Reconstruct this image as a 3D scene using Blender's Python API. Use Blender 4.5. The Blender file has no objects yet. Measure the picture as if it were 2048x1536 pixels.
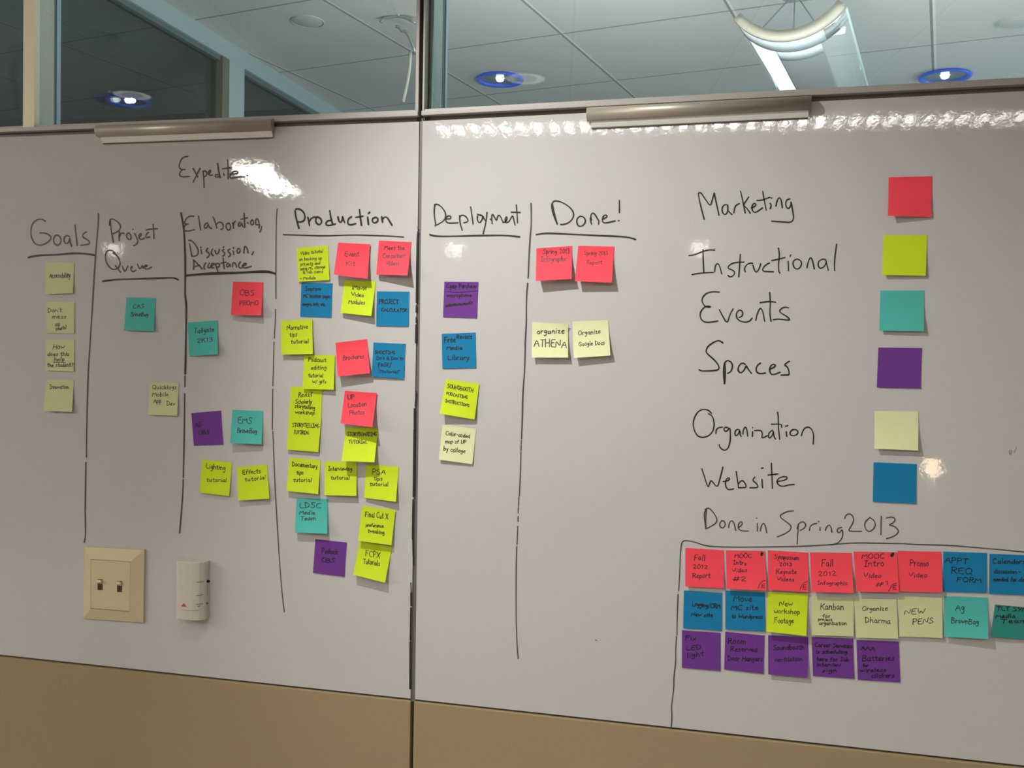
import bpy, bmesh, math, random
from mathutils import Vector, Matrix
random.seed(7)
SC = bpy.context.scene
COL = SC.collection

# ------------------------------------------------------------------ camera
FPX, YAW, PITCH, ROLL, CAMD, CAMZ = 1880.0, -0.237925501, -0.0269918095, 0.0180161132, 1.87096501, 1.62558898
CEIL = 2.80
cy_, sy_, cp_, sp_ = math.cos(YAW), math.sin(YAW), math.cos(PITCH), math.sin(PITCH)
FWD = Vector((sy_*cp_, cy_*cp_, sp_)); RGT = Vector((cy_, -sy_, 0)); UPV = RGT.cross(FWD)
cr_, sr_ = math.cos(ROLL), math.sin(ROLL)
RGT, UPV = cr_*RGT + sr_*UPV, -sr_*RGT + cr_*UPV
EYE = Vector((0, -CAMD, CAMZ))
cam = bpy.data.cameras.new('camera'); camo = bpy.data.objects.new('camera', cam); COL.objects.link(camo)
cam.sensor_fit = 'HORIZONTAL'; cam.sensor_width = 36.0; cam.lens = FPX/2048*36.0; cam.clip_start = 0.05
m = Matrix.Identity(4)
for i in range(3):
    m[i][0], m[i][1], m[i][2], m[i][3] = RGT[i], UPV[i], -FWD[i], EYE[i]
camo.matrix_world = m
SC.camera = camo

# ------------------------------------------------------------------ world, exposure
SC.view_settings.view_transform = 'Standard'; SC.view_settings.look = 'None'
SC.view_settings.exposure = 0.0; SC.view_settings.gamma = 1.0; SC.view_settings.use_curve_mapping = False
w = bpy.data.worlds.new('sky'); SC.world = w; w.use_nodes = True
w.node_tree.nodes['Background'].inputs[0].default_value = (0.75, 0.87, 1.0, 1)
w.node_tree.nodes['Background'].inputs[1].default_value = 1.0

# ------------------------------------------------------------------ lamps (the room's downlights, then added fill and uplight panels)
def spot(name, loc, watts, color=(1, .94, .87), size=120, blend=.9, rad=.035):
    l = bpy.data.lights.new(name, 'SPOT'); l.energy = watts; l.color = color; l.spot_size = math.radians(size)
    l.spot_blend = blend; l.shadow_soft_size = rad
    o = bpy.data.objects.new(name, l); COL.objects.link(o); o.location = loc
    return o
def area(name, loc, aim, sx, sy, watts, color):
    l = bpy.data.lights.new(name, 'AREA'); l.shape = 'RECTANGLE'; l.size = sx; l.size_y = sy; l.energy = watts; l.color = color
    o = bpy.data.objects.new(name, l); COL.objects.link(o); o.location = loc
    o.rotation_euler = (Vector(aim)-Vector(loc)).to_track_quat('-Z', 'Y').to_euler()
    return o
NEAR_DL = [(-.95, -.91, 0), (-.90, -1.95, 14), (1.35, -1.6, 14), (-2.72, -1.88, 34), (-.43, -7.7, 90), (-2.95, -7.65, 110),
           (-.9, -4.6, 95), (2.6, -4.4, 6), (-4.6, -4.4, 95), (-6.75, -7.2, 40)]
for x, y, e in NEAR_DL:
    if e: spot('downlight_lamp', (x, y, CEIL-.03), e, size=165 if x < -2.7 and y > -2 else 120, rad=.010 if x < -2.7 and y > -2 else .035)
key = spot('wall_washer_lamp', (-.95, -.91, CEIL-.03), 100, (1, .995, .97), 76, 1.0, .024)     # tilted towards the boards
key.rotation_euler = (Vector((-.03, 0, 1.08))-key.location).to_track_quat('-Z', 'Y').to_euler()
area('ambient_fill', (-5.7, -2.5, CEIL-.02), (-3.6, -1.8, 0), 1.2, .6, 135, (1, .95, .88))  # added ambient fill from the left, no fixture built
area('ambient_fill', (2.9, -3.0, CEIL-.02), (1.8, -2.0, 0), 1.2, .6, 15, (1, .95, .88))  # weaker added fill from the right, no fixture built
area('daylight_fill_far', (3.9, 2.0, 1.6), (-1.0, 1.6, 2.5), 2.4, 1.5, 62, (.72, .91, 1.0))  # added cool panel in place of unseen far room daylight
area('added_uplight', (.12, .42, 1.95), (.06, 1.12, 2.8), 1.9, .12, 23, (1, .95, .90))  # added to brighten the far ceiling near the glass

# ------------------------------------------------------------------ geometry helpers
def ray(px, py):
    return FWD + RGT*((px-1024)/FPX) - UPV*((py-768)/FPX)
def on(axis, val, px, py):
    d = ray(px, py); return EYE + d*((val-EYE[axis])/d[axis])
def B(px, py, off=0.0):          # point on the plane parallel to the board, off metres in front of it
    return on(1, -off, px, py)

MATS = {}
def mat(name, color, rough=.5, metal=0.0, noise=0.0, nscale=40, bump=0.0, bscale=200, emit=0.0, spec=.5, sheen=0.0):
    if name in MATS: return MATS[name]
    mm = bpy.data.materials.new(name); mm.use_nodes = True; nt = mm.node_tree; b = nt.nodes['Principled BSDF']
    b.inputs['Base Color'].default_value = (*color, 1); b.inputs['Roughness'].default_value = rough
    b.inputs['Metallic'].default_value = metal; b.inputs['Specular IOR Level'].default_value = spec
    if emit:
        b.inputs['Emission Color'].default_value = (*color, 1); b.inputs['Emission Strength'].default_value = emit
    if noise or bump:
        tc = nt.nodes.new('ShaderNodeTexCoord')
    if noise:
        n = nt.nodes.new('ShaderNodeTexNoise'); n.inputs['Scale'].default_value = nscale; n.inputs['Detail'].default_value = 4
        r = nt.nodes.new('ShaderNodeMapRange'); r.inputs[3].default_value = 1-noise; r.inputs[4].default_value = 1+noise
        mx = nt.nodes.new('ShaderNodeVectorMath'); mx.operation = 'SCALE'; mx.inputs[0].default_value = color
        nt.links.new(tc.outputs['Object'], n.inputs['Vector']); nt.links.new(n.outputs['Fac'], r.inputs[0])
        nt.links.new(r.outputs[0], mx.inputs['Scale']); nt.links.new(mx.outputs[0], b.inputs['Base Color'])
    if bump:
        n2 = nt.nodes.new('ShaderNodeTexNoise'); n2.inputs['Scale'].default_value = bscale; n2.inputs['Detail'].default_value = 2
        bp = nt.nodes.new('ShaderNodeBump'); bp.inputs['Strength'].default_value = bump; bp.inputs['Distance'].default_value = .002
        nt.links.new(tc.outputs['Object'], n2.inputs['Vector']); nt.links.new(n2.outputs['Fac'], bp.inputs['Height'])
        nt.links.new(bp.outputs[0], b.inputs['Normal'])
    MATS[name] = mm
    return mm
def glass_mat(name, tint, refl=.05, frost=0.0):
    if name in MATS: return MATS[name]
    mm = bpy.data.materials.new(name); mm.use_nodes = True; nt = mm.node_tree
    for n in list(nt.nodes): nt.nodes.remove(n)
    out = nt.nodes.new('ShaderNodeOutputMaterial'); t = nt.nodes.new('ShaderNodeBsdfTransparent'); t.inputs[0].default_value = (*tint, 1)
    g = nt.nodes.new('ShaderNodeBsdfGlossy'); g.inputs['Roughness'].default_value = 0.0; g.inputs[0].default_value = (1, 1, 1, 1)
    lw = nt.nodes.new('ShaderNodeLayerWeight'); lw.inputs[0].default_value = .5
    pw = nt.nodes.new('ShaderNodeMath'); pw.operation = 'POWER'; pw.inputs[1].default_value = 5
    ma = nt.nodes.new('ShaderNodeMath'); ma.operation = 'MULTIPLY_ADD'; ma.inputs[1].default_value = 1-refl; ma.inputs[2].default_value = refl
    mx = nt.nodes.new('ShaderNodeMixShader')
    nt.links.new(lw.outputs['Facing'], pw.inputs[0]); nt.links.new(pw.outputs[0], ma.inputs[0]); nt.links.new(ma.outputs[0], mx.inputs[0])
    last = t.outputs[0]
    if frost:
        d = nt.nodes.new('ShaderNodeBsdfPrincipled'); d.inputs['Base Color'].default_value = (.8, .85, .86, 1); d.inputs['Roughness'].default_value = .3
        m2 = nt.nodes.new('ShaderNodeMixShader'); m2.inputs[0].default_value = frost
        nt.links.new(t.outputs[0], m2.inputs[1]); nt.links.new(d.outputs[0], m2.inputs[2]); last = m2.outputs[0]
    nt.links.new(last, mx.inputs[1]); nt.links.new(g.outputs[0], mx.inputs[2]); nt.links.new(mx.outputs[0], out.inputs[0])
    MATS[name] = mm
    return mm
def ceiling_mat():
    mm = bpy.data.materials.new('ceiling_tile'); mm.use_nodes = True; nt = mm.node_tree; b = nt.nodes['Principled BSDF']
    b.inputs['Roughness'].default_value = .85
    geo = nt.nodes.new('ShaderNodeNewGeometry')
    def math_(op, a, bb=None, c=None):
        n = nt.nodes.new('ShaderNodeMath'); n.operation = op
        for i, v in enumerate((a, bb, c)):
            if v is None: continue
            if isinstance(v, (int, float)): n.inputs[i].default_value = v
            else: nt.links.new(v, n.inputs[i])
        return n.outputs[0]
    def along(vec, phase):
        d = nt.nodes.new('ShaderNodeVectorMath'); d.operation = 'DOT_PRODUCT'; d.inputs[1].default_value = vec
        nt.links.new(geo.outputs['Position'], d.inputs[0])
        s = math_('DIVIDE', math_('SUBTRACT', d.outputs['Value'], phase), .609)
        return math_('MULTIPLY', math_('SUBTRACT', math_('FRACT', math_('ADD', s, .5)), .5), .609)
    c11, s11 = math.cos(math.radians(11)), math.sin(math.radians(11))
    a = along((c11, -s11, 0), -.927); bq = along((s11, c11, 0), 1.342)
    adark = math_('LESS_THAN', math_('ABSOLUTE', math_('ADD', a, .004)), .0045)
    alight = math_('LESS_THAN', math_('ABSOLUTE', math_('SUBTRACT', a, .005)), .0045)
    bdark = math_('LESS_THAN', math_('ABSOLUTE', bq), .0045)
    dark = math_('MAXIMUM', adark, bdark)
    n = nt.nodes.new('ShaderNodeTexNoise'); n.inputs['Scale'].default_value = 90; n.inputs['Detail'].default_value = 3
    nt.links.new(geo.outputs['Position'], n.inputs['Vector'])
    mr = nt.nodes.new('ShaderNodeMapRange'); mr.inputs[3].default_value = .64; mr.inputs[4].default_value = .74
    nt.links.new(n.outputs['Fac'], mr.inputs[0])
    v = math_('ADD', mr.outputs[0], math_('MULTIPLY', alight, .16))
    v = math_('SUBTRACT', v, math_('MULTIPLY', dark, .36))
    cc = nt.nodes.new('ShaderNodeCombineColor')
    for i, k in enumerate((1.0, .99, .96)): nt.links.new(math_('MULTIPLY', v, k), cc.inputs[i])
    nt.links.new(cc.outputs[0], b.inputs['Base Color'])
    return mm

def link(name, bm, material, parent=None, smooth=False):
    me = bpy.data.meshes.new(name); bm.to_mesh(me); bm.free()
    if smooth:
        for p in me.polygons: p.use_smooth = True
    if material: me.materials.append(material)
    o = bpy.data.objects.new(name, me); COL.objects.link(o)
    if parent: o.parent = parent; o.matrix_parent_inverse = Matrix.Translation(-Vector(parent.location)) if parent.type == 'EMPTY' else Matrix.Identity(4)
    return o
def tag(o, label=None, cat=None, group=None, kind=None):
    if label: o['label'] = label
    if cat: o['category'] = cat
    if group: o['group'] = group
    if kind: o['kind'] = kind
    return o
def empty(name, loc, label=None, cat=None, group=None, kind=None):
    o = bpy.data.objects.new(name, None); COL.objects.link(o); o.location = loc; o.empty_display_size = .05
    return tag(o, label, cat, group, kind)
def hexa(bm, f, b):               # f, b: four front and four back points, same order
    vs = [bm.verts.new(p) for p in list(f)+list(b)]
    for q in ((0, 1, 2, 3), (7, 6, 5, 4), (0, 4, 5, 1), (1, 5, 6, 2), (2, 6, 7, 3), (3, 7, 4, 0)):
        bm.faces.new([vs[i] for i in q])
def box(bm, x0, x1, y0, y1, z0, z1):
    hexa(bm, [(x0, y0, z0), (x1, y0, z0), (x1, y0, z1), (x0, y0, z1)], [(x0, y1, z0), (x1, y1, z0), (x1, y1, z1), (x0, y1, z1)])
def slab(bm, quad, yf, yb):       # a quad given in board plane points, from depth yf (front) to yb (back)
    hexa(bm, [(p.x, yf, p.z) for p in quad], [(p.x, yb, p.z) for p in quad])
def fix(bm, bev=0.0, seg=2):
    bmesh.ops.recalc_face_normals(bm, faces=bm.faces)
    if bev: bmesh.ops.bevel(bm, geom=list(bm.edges), offset=bev, segments=seg, affect='EDGES', profile=.6)
    return bm
def ubox(name, x0, x1, y0, y1, z0, z1, material, parent=None, bev=0.0, **k):
    bm = bmesh.new(); box(bm, x0, x1, y0, y1, z0, z1); fix(bm, bev)
    return link(name, bm, material, parent, **k)
def tube(bm, pts, r, n=8):
    pts = [Vector(p) for p in pts]; rings = []
    for i, p in enumerate(pts):
        d = (pts[min(i+1, len(pts)-1)]-pts[max(i-1, 0)]).normalized()
        a = d.orthogonal().normalized(); b = d.cross(a)
        if rings and i:
            a = (prev_a - d*prev_a.dot(d)).normalized(); b = d.cross(a)
        prev_a = a
        rings.append([bm.verts.new(p+(a*math.cos(2*math.pi*k/n)+b*math.sin(2*math.pi*k/n))*r) for k in range(n)])
    for r0, r1 in zip(rings, rings[1:]):
        for k in range(n): bm.faces.new((r0[k], r0[(k+1) % n], r1[(k+1) % n], r1[k]))
    bm.faces.new(rings[0][::-1]); bm.faces.new(rings[-1])
def lathe(bm, prof, c, n=40, close=False):   # prof: (radius, z) list about a vertical axis at c
    rings = [[bm.verts.new((c[0]+r*math.cos(2*math.pi*k/n), c[1]+r*math.sin(2*math.pi*k/n), c[2]+z)) for k in range(n)] for r, z in prof]
    pairs = list(zip(rings, rings[1:])) + ([(rings[-1], rings[0])] if close else [])
    for r0, r1 in pairs:
        for k in range(n): bm.faces.new((r0[k], r0[(k+1) % n], r1[(k+1) % n], r1[k]))
    return rings

# ------------------------------------------------------------------ materials
BOARD = mat('whiteboard_enamel', (.60, .585, .565), rough=.04, bump=.027, bscale=80)
ALU = mat('rail_aluminium', (.47, .44, .40), rough=.5, metal=.12)
GROOVE = mat('dark_groove', (.10, .08, .065), rough=.6)
SEAM = mat('seam_strip', (.20, .19, .185), rough=.45, metal=.3)
BEIGE = mat('beige_fabric_panel', (.36, .275, .150), rough=.8, noise=.13, nscale=320, bump=.2, bscale=600)
CREAM_PAINT = mat('cream_post_paint', (.97, .90, .66), rough=.5)
GREY_PAINT = mat('grey_frame_paint', (.48, .47, .40), rough=.45)
WALLP = mat('wall_paint', (.74, .71, .66), rough=.8, noise=.03, nscale=20)
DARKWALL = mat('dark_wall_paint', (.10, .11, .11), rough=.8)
CARPET = mat('carpet', (.36, .33, .30), rough=.95, noise=.2, nscale=300)
INK = mat('black_marker_ink', (.018, .015, .014), rough=.5)
INK_GREY = mat('faded_marker_ink', (.075, .066, .058), rough=.5)
INK_BROWN = mat('worn_marker_ink', (.10, .08, .062), rough=.5)
PEN = mat('pen_ink', (.03, .022, .028), rough=.5)
PEN_FAINT = mat('faint_pen_ink', (.14, .13, .08), rough=.5)
PAPER = {
 'pink': mat('pink_paper', (.96, .075, .105), rough=.7, noise=.03, nscale=60, spec=.2),
 'lime': mat('lime_paper', (.62, .78, .02), rough=.7, noise=.03, nscale=60, spec=.2),
 'teal': mat('teal_paper', (.085, .50, .44), rough=.7, noise=.03, nscale=60, spec=.2),
 'shaded_teal': mat('shaded_teal_paper', (.03, .26, .22), rough=.7, noise=.03, nscale=60, spec=.2),  # teal darkened in its colour for the shade on a bent note
 'purple': mat('purple_paper', (.17, .045, .29), rough=.7, noise=.03, nscale=60, spec=.2),
 'cream': mat('cream_paper', (.80, .81, .46), rough=.7, noise=.03, nscale=60, spec=.2),
 'tan': mat('dull_cream_paper', (.665, .665, .36), rough=.7, noise=.03, nscale=60, spec=.2),
 'blue': mat('blue_paper', (.01, .215, .43), rough=.7, noise=.03, nscale=60, spec=.2)}
GLASS = glass_mat('window_glass', (.87, .935, .94))
GLASS_DARK = glass_mat('tinted_partition_glass', (.74, .82, .82))
IVORY = mat('ivory_plastic', (.70, .60, .36), rough=.42)
WHITEP = mat('white_plastic', (.66, .62, .53), rough=.4)
BLACKP = mat('black_plastic', (.015, .014, .014), rough=.4)

# ------------------------------------------------------------------ the wall: two whiteboards, rails, seams, lower panels
SEAM_X = (842.5, 847.5)          # seam edges at the board's top
def sx(y, dx=0):                 # seam centre line in photo pixels
    return 845.3 + (y/1536)*(823.3-845.3) + dx
wall_x0, wall_x1 = -2.05, .62
P_L = dict(tl=B(-120, 279.0), tr=B(sx(243.5, -3.4), 243.2), br=B(sx(1397, -4.2), 1397.3), bl=B(-120, 1296.5))
P_R = dict(tl=B(sx(242, 3.4), 242.2), tr=B(2130, 178), br=B(2130, 1540), bl=B(sx(1398, 4.8), 1398.6))
P_R['br'].x = P_R['tr'].x; P_L['bl'].x = P_L['tl'].x
def board(name, q, label):
    bm = bmesh.new(); slab(bm, [q['bl'], q['br'], q['tr'], q['tl']], 0.0, .022); fix(bm)
    return tag(link(name, bm, BOARD), label, 'whiteboard', 'whiteboard wall panels')
board_l = board('whiteboard', P_L, 'glossy whiteboard panel with the Goals, Queue and Production columns, left of the seam')
board_r = board('whiteboard', P_R, 'glossy whiteboard panel with the Deployment, Done and colour key lists, right of the seam')
def off(p, dz): return Vector((p.x, p.y, p.z+dz))
def rail(n, q, x_in, left):
    # light aluminium glazing rail above a slot darkened in colour for its shade
    a, b = q['tl'], q['tr']
    r = empty('trim_%d' % n, ((a.x+b.x)/2, 0, a.z)); tag(r, kind='structure')
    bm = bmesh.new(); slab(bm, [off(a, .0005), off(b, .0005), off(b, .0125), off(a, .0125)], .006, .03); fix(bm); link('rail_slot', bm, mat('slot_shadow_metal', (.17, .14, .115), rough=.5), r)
    bm = bmesh.new(); slab(bm, [off(a, .0095), off(b, .0095), off(b, .0185), off(a, .0185)], -.010, .05); fix(bm, .0012); link('rail_face', bm, ALU, r)
    bm = bmesh.new(); slab(bm, [off(a, .0185), off(b, .0185), off(b, .0235), off(a, .0235)], -.004, .05); fix(bm, .0008); link('glazing_bead', bm, ALU, r)
    return r
rail(1, P_L, 0, True); rail(2, P_R, 0, False)
# seam strip between the boards, then the gap between the lower panels
bm = bmesh.new(); slab(bm, [B(sx(1404, -4.0), 1404), B(sx(1404, 4.6), 1404), B(sx(236, 2.9), 236), B(sx(236, -2.9), 236)], .003, .03); fix(bm)
tag(link('trim_3', bm, SEAM), kind='structure')
bm = bmesh.new(); slab(bm, [B(sx(1700, -4), 1700), B(sx(1700, 4), 1700), B(sx(1400, 4), 1400), B(sx(1400, -4), 1400)], .012, .03); fix(bm)
tag(link('trim_4', bm, GROOVE), kind='structure')
def lower(a, b, x0, x1):          # beige panel under a board
    za, zb = a.z-.0045, b.z-.0045
    bm = bmesh.new(); hexa(bm, [(x0, -.003, .10), (x1, -.003, .10), (x1, -.003, zb), (x0, -.003, za)], [(x0, .03, .10), (x1, .03, .10), (x1, .03, zb), (x0, .03, za)]); fix(bm, .0022)
    return tag(link('wall_front', bm, BEIGE), kind='structure')
xs = B(sx(1420, 0), 1420).x
lower(P_L['bl'], P_L['br'], P_L['bl'].x, xs-.0036); lower(P_R['bl'], P_R['br'], xs+.0036, P_R['br'].x)
for q in (P_L, P_R):              # dark reveal between board and panel
    bm = bmesh.new(); slab(bm, [off(q['bl'], -.02), off(q['br'], -.02), off(q['br'], .004), off(q['bl'], .004)], .008, .02); fix(bm)
    tag(link('trim_5', bm, GROOVE), kind='structure')
ubox('baseboard_front', P_L['bl'].x, P_R['br'].x, -.006, .03, 0, .10, GROOVE)['kind'] = 'structure'
ubox('wall_core', P_L['bl'].x, P_R['br'].x, .031, .10, 0, 2.128, WALLP)['kind'] = 'structure'
# ------------------------------------------------------------------ glass above the boards
def glazing(n, x0, x1, z0):
    wn = empty('window_%d' % n, ((x0+x1)/2, .02, z0), kind='structure')
    bm = bmesh.new(); box(bm, x0, x1, .012, .018, z0+.015, CEIL-.03); fix(bm); link('pane', bm, GLASS, wn)
    bm = bmesh.new(); box(bm, x0, x1, -.008, .05, CEIL-.04, CEIL); fix(bm, .001); link('head_frame', bm, ALU, wn)
    return wn
xl = B(sx(120, -4.0), 120).x; xr = B(sx(120, 4.0), 120).x
w1 = glazing(1, P_L['tl'].x, xl, 2.125); w2 = glazing(2, xr, P_R['tr'].x, 2.125)
for (dx0, dx1), wn in (((-10.2, -3.3), w1), ((4.0, 8.2), w2)):
    bm = bmesh.new(); slab(bm, [B(sx(232, dx0), 232), B(sx(232, dx1), 232), B(sx(-200, dx1), -200), B(sx(-200, dx0), -200)], -.006, .045)
    for v in bm.verts: v.co.z = min(v.co.z, CEIL-.002)
    fix(bm, .0008); link('side_frame', bm, mat('side_frame_metal', (.33, .31, .28), rough=.45, metal=.4), wn)
bm = bmesh.new(); slab(bm, [B(sx(240, -3.3), 240), B(sx(240, 4.0), 240), B(sx(-200, 4.0), -200), B(sx(-200, -3.3), -200)], .016, .05)
for v in bm.verts: v.co.z = min(v.co.z, CEIL-.002)
fix(bm); tag(link('trim_6', bm, mat('dark_gasket', (.045, .032, .026), rough=.6)), kind='structure')
for px, py in ((838, 238), (853.5, 238)):     # dark ends of the slot beside the seam
    c = B(px, py); ubox('slot_end', c.x-.005, c.x+.005, .002, .006, c.z-.003, c.z+.004, BLACKP)['kind'] = 'structure'
# posts standing behind the glass
ubox('trim_7', -.648, -.640, .018, .078, 2.10, CEIL, mat('green_grey_reveal', (.30, .38, .34), rough=.5))['kind'] = 'structure'
ubox('trim_8', -.648, -.639, .078, .088, 2.10, CEIL, mat('dark_reveal_joint', (.12, .17, .16), rough=.5))['kind'] = 'structure'
ubox('trim_9', -.648, -.636, .088, .102, 2.10, CEIL, mat('pale_blue_edge', (.33, .45, .48), rough=.4))['kind'] = 'structure'
post = empty('trim_10', (-1.63, .06, 2.1), kind='structure')
xa, xb = on(1, .022, 46, 200).x, on(1, .022, 69, 200).x
ubox('post_face', on(1, -.006, 46, 200).x, on(1, -.006, 68.5, 200).x, -.006, .011, 2.14, CEIL, CREAM_PAINT, post)
ubox('post_joint', xa+.004, xb-.001, .03, .036, 2.10, CEIL, mat('olive_joint', (.16, .15, .10), rough=.6), post)
ubox('post_side', xa+.002, xb, .036, .086, 2.10, CEIL, GREY_PAINT, post)
ubox('post_groove', xa+.002, xb-.002, .086, .094, 2.10, CEIL, mat('dark_reveal_joint', (.1, .1, .1)), post)
ubox('post_edge', xa+.002, xb+.001, .094, .108, 2.10, CEIL, mat('pale_blue_edge', (.5, .6, .6)), post)

# ------------------------------------------------------------------ rooms on both sides
bm = bmesh.new(); box(bm, -7.5, 5.0, -9.5, 3.3, CEIL, CEIL+.05); fix(bm); tag(link('ceiling', bm, ceiling_mat()), kind='structure')
ubox('floor', -7.5, 5.0, -9.5, 3.3, -.05, 0, CARPET)['kind'] = 'structure'
ubox('wall_left', -7.6, -7.5, -9.5, 3.3, 0, CEIL, WALLP)['kind'] = 'structure'
ubox('wall_right', 5.0, 5.1, -9.5, 3.3, 0, CEIL, WALLP)['kind'] = 'structure'
ubox('wall_back', -7.5, 5.0, -9.6, -9.5, 0, CEIL, WALLP)['kind'] = 'structure'
ubox('wall_far', -1.94, 5.0, 3.2, 3.3, 0, CEIL, mat('cool_wall_paint', (.45, .5, .5), rough=.8))['kind'] = 'structure'
# the main wall carries on past the two modules
ubox('wall_front_beyond', -7.5, P_L['bl'].x-.002, 0, .10, 0, CEIL, WALLP)['kind'] = 'structure'
ubox('wall_front_end', P_R['tr'].x+.002, 5.0, 0, .10, 0, CEIL, WALLP)['kind'] = 'structure'
# darker room beyond the crosswise glass partition
XP = -1.90
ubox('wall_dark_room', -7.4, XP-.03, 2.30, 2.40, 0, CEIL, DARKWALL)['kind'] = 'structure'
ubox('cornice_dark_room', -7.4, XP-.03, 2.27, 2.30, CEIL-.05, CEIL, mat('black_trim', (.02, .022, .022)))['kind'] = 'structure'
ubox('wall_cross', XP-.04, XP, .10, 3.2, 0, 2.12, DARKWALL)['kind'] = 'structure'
cross = empty('window_3', (XP, 1.4, 2.12), kind='structure')
BLUEALU = mat('partition_frame', (.42, .52, .53), rough=.4)
ubox('header', XP-.055, XP, .10, 3.2, CEIL-.066, CEIL, BLUEALU, cross)
ubox('header_lip', XP-.045, XP-.012, .10, 3.2, CEIL-.082, CEIL-.066, mat('partition_shadow', (.12, .17, .19), rough=.5), cross)
ubox('post', XP-.06, XP, 1.35, 1.46, 2.12, CEIL-.066, BLUEALU, cross)
ubox('post_return', XP-.075, XP-.002, 1.305, 1.35, 2.12, CEIL-.066, mat('olive_grey_frame', (.17, .17, .13), rough=.5), cross)
ubox('pane', XP-.034, XP-.028, .10, 1.305, 2.12, CEIL-.07, GLASS_DARK, cross)
ubox('pane', XP-.034, XP-.028, 1.46, 3.2, 2.12, CEIL-.07, GLASS_DARK, cross)

# ------------------------------------------------------------------ ceiling lights
SILVER = mat('silver_trim', (.75, .75, .77), rough=.2, metal=.9)
LAMPW = mat('lamp_white', (1.0, .97, .92), emit=7)
BLUERING = mat('blue_lit_ring', (.04, .12, .72), rough=.15, emit=.18)
GLOWCONE = mat('lit_reflector', (1.0, .96, .9), rough=.3, emit=1.5)
def downlight(x, y, label, blue, k=1.0, cat='downlight', group='recessed ceiling downlights'):
    d = empty('downlight', (x, y, CEIL), label, cat, group)
    bm = bmesh.new(); lathe(bm, [(r*k, z) for r, z in ((.082, -.001), (.096, -.003), (.100, -.009), (.096, -.014), (.084, -.011), (.081, -.006))], (x, y, CEIL), close=True); fix(bm)
    link('trim_ring', bm, BLUERING if blue else SILVER, d, True)
    bm = bmesh.new(); lathe(bm, [(r*k, z) for r, z in ((.082, -.004), (.060, -.0025), (.036, -.0015), (.02, -.001))], (x, y, CEIL)); fix(bm)
    link('reflector', bm, mat('reflector_cone', (.30, .36, .38), rough=.25, metal=.6) if blue else GLOWCONE, d, True)
    bm = bmesh.new(); lathe(bm, [(r*(1 if blue else 3*k), z*(1 if k == 1.0 else 8)) for r, z in ((.0005, -.014), (.012, -.013), (.016, -.008), (.016, -.002))], (x, y, CEIL)); fix(bm)
    link('lamp', bm, LAMPW if blue else mat('recessed_lamp', (1.0, .95, .88), emit=.7) if k == 1.0 else mat('far_lamp', (1.0, .95, .88), emit=10.0), d, True)
    return d
dl = [on(2, CEIL, *q) for q in ((1000, 156), (1890, 150), (257, 200))]
downlight(dl[0].x, dl[0].y, 'downlight with glowing blue ring seen through glass right of the seam', True)
downlight(dl[1].x, dl[1].y, 'blue ringed downlight seen through glass at far right, beyond the curved pendant', True)
downlight(dl[2].x, dl[2].y, 'small blue ringed downlight in the dark room behind the crosswise partition', True)
for i, (x, y, e) in enumerate(NEAR_DL):
    downlight(x, y, ['silver downlight nearest above the Production column', 'silver downlight above the camera, mirrored beside the blue ring', 'silver downlight right of the camera', 'silver downlight left of the camera', 'silver downlight at the back of the room, right one', 'silver downlight at the back of the room, left one', 'silver downlight in the middle of the room', 'silver downlight near the right wall', 'silver downlight near the left wall', 'silver downlight in the back left corner'][i], False, 1.7 if y < -7 else 1.0)
def strip_light(name, cx, cy, length, width, ang, strength, cells, label):
    o = empty(name, (cx, cy, CEIL), label, 'ceiling light')
    c, s = math.cos(ang), math.sin(ang)
    def P(u, v, z): return (cx+u*c-v*s, cy+u*s+v*c, CEIL+z)
    bm = bmesh.new()
    for v0, v1 in ((-width/2-.02, -width/2), (width/2, width/2+.02)):
        hexa(bm, [P(-length/2, v0, -.05), P(length/2, v0, -.05), P(length/2, v0, 0), P(-length/2, v0, 0)], [P(-length/2, v1, -.05), P(length/2, v1, -.05), P(length/2, v1, 0), P(-length/2, v1, 0)])
    fix(bm); link('housing', bm, SILVER, o)
    bm = bmesh.new(); hexa(bm, [P(-length/2, -width/2, -.03), P(length/2, -width/2, -.03), P(length/2, -width/2, -.012), P(-length/2, -width/2, -.012)], [P(-length/2, width/2, -.03), P(length/2, width/2, -.03), P(length/2, width/2, -.012), P(-length/2, width/2, -.012)])
    fix(bm); link('diffuser', bm, mat(name+'_glow', (1.0, .95, .88), emit=strength), o)
    if cells:
        bm = bmesh.new(); n = int(length/cells)
        for k in range(n+1):
            u = -length/2+k*cells
            hexa(bm, [P(u-.017, -width/2, -.055), P(u+.017, -width/2, -.055), P(u+.017, -width/2, -.031), P(u-.017, -width/2, -.031)], [P(u-.017, width/2, -.055), P(u+.017, width/2, -.055), P(u+.017, width/2, -.031), P(u-.017, width/2, -.031)])
        fix(bm); link('louvre', bm, SILVER, o)
    return o
strip_light('troffer', -3.06, -3.86, .90, .26, math.radians(90-13), 30, 0, 'glowing troffer mirrored in the whiteboard beside the word Expedite')
strip_light('louvre_light', 0.15, -2.74, 3.3, .20, math.radians(-4.5), 30, .078, 'long louvred ceiling light mirrored along the top of the whiteboards')

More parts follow.
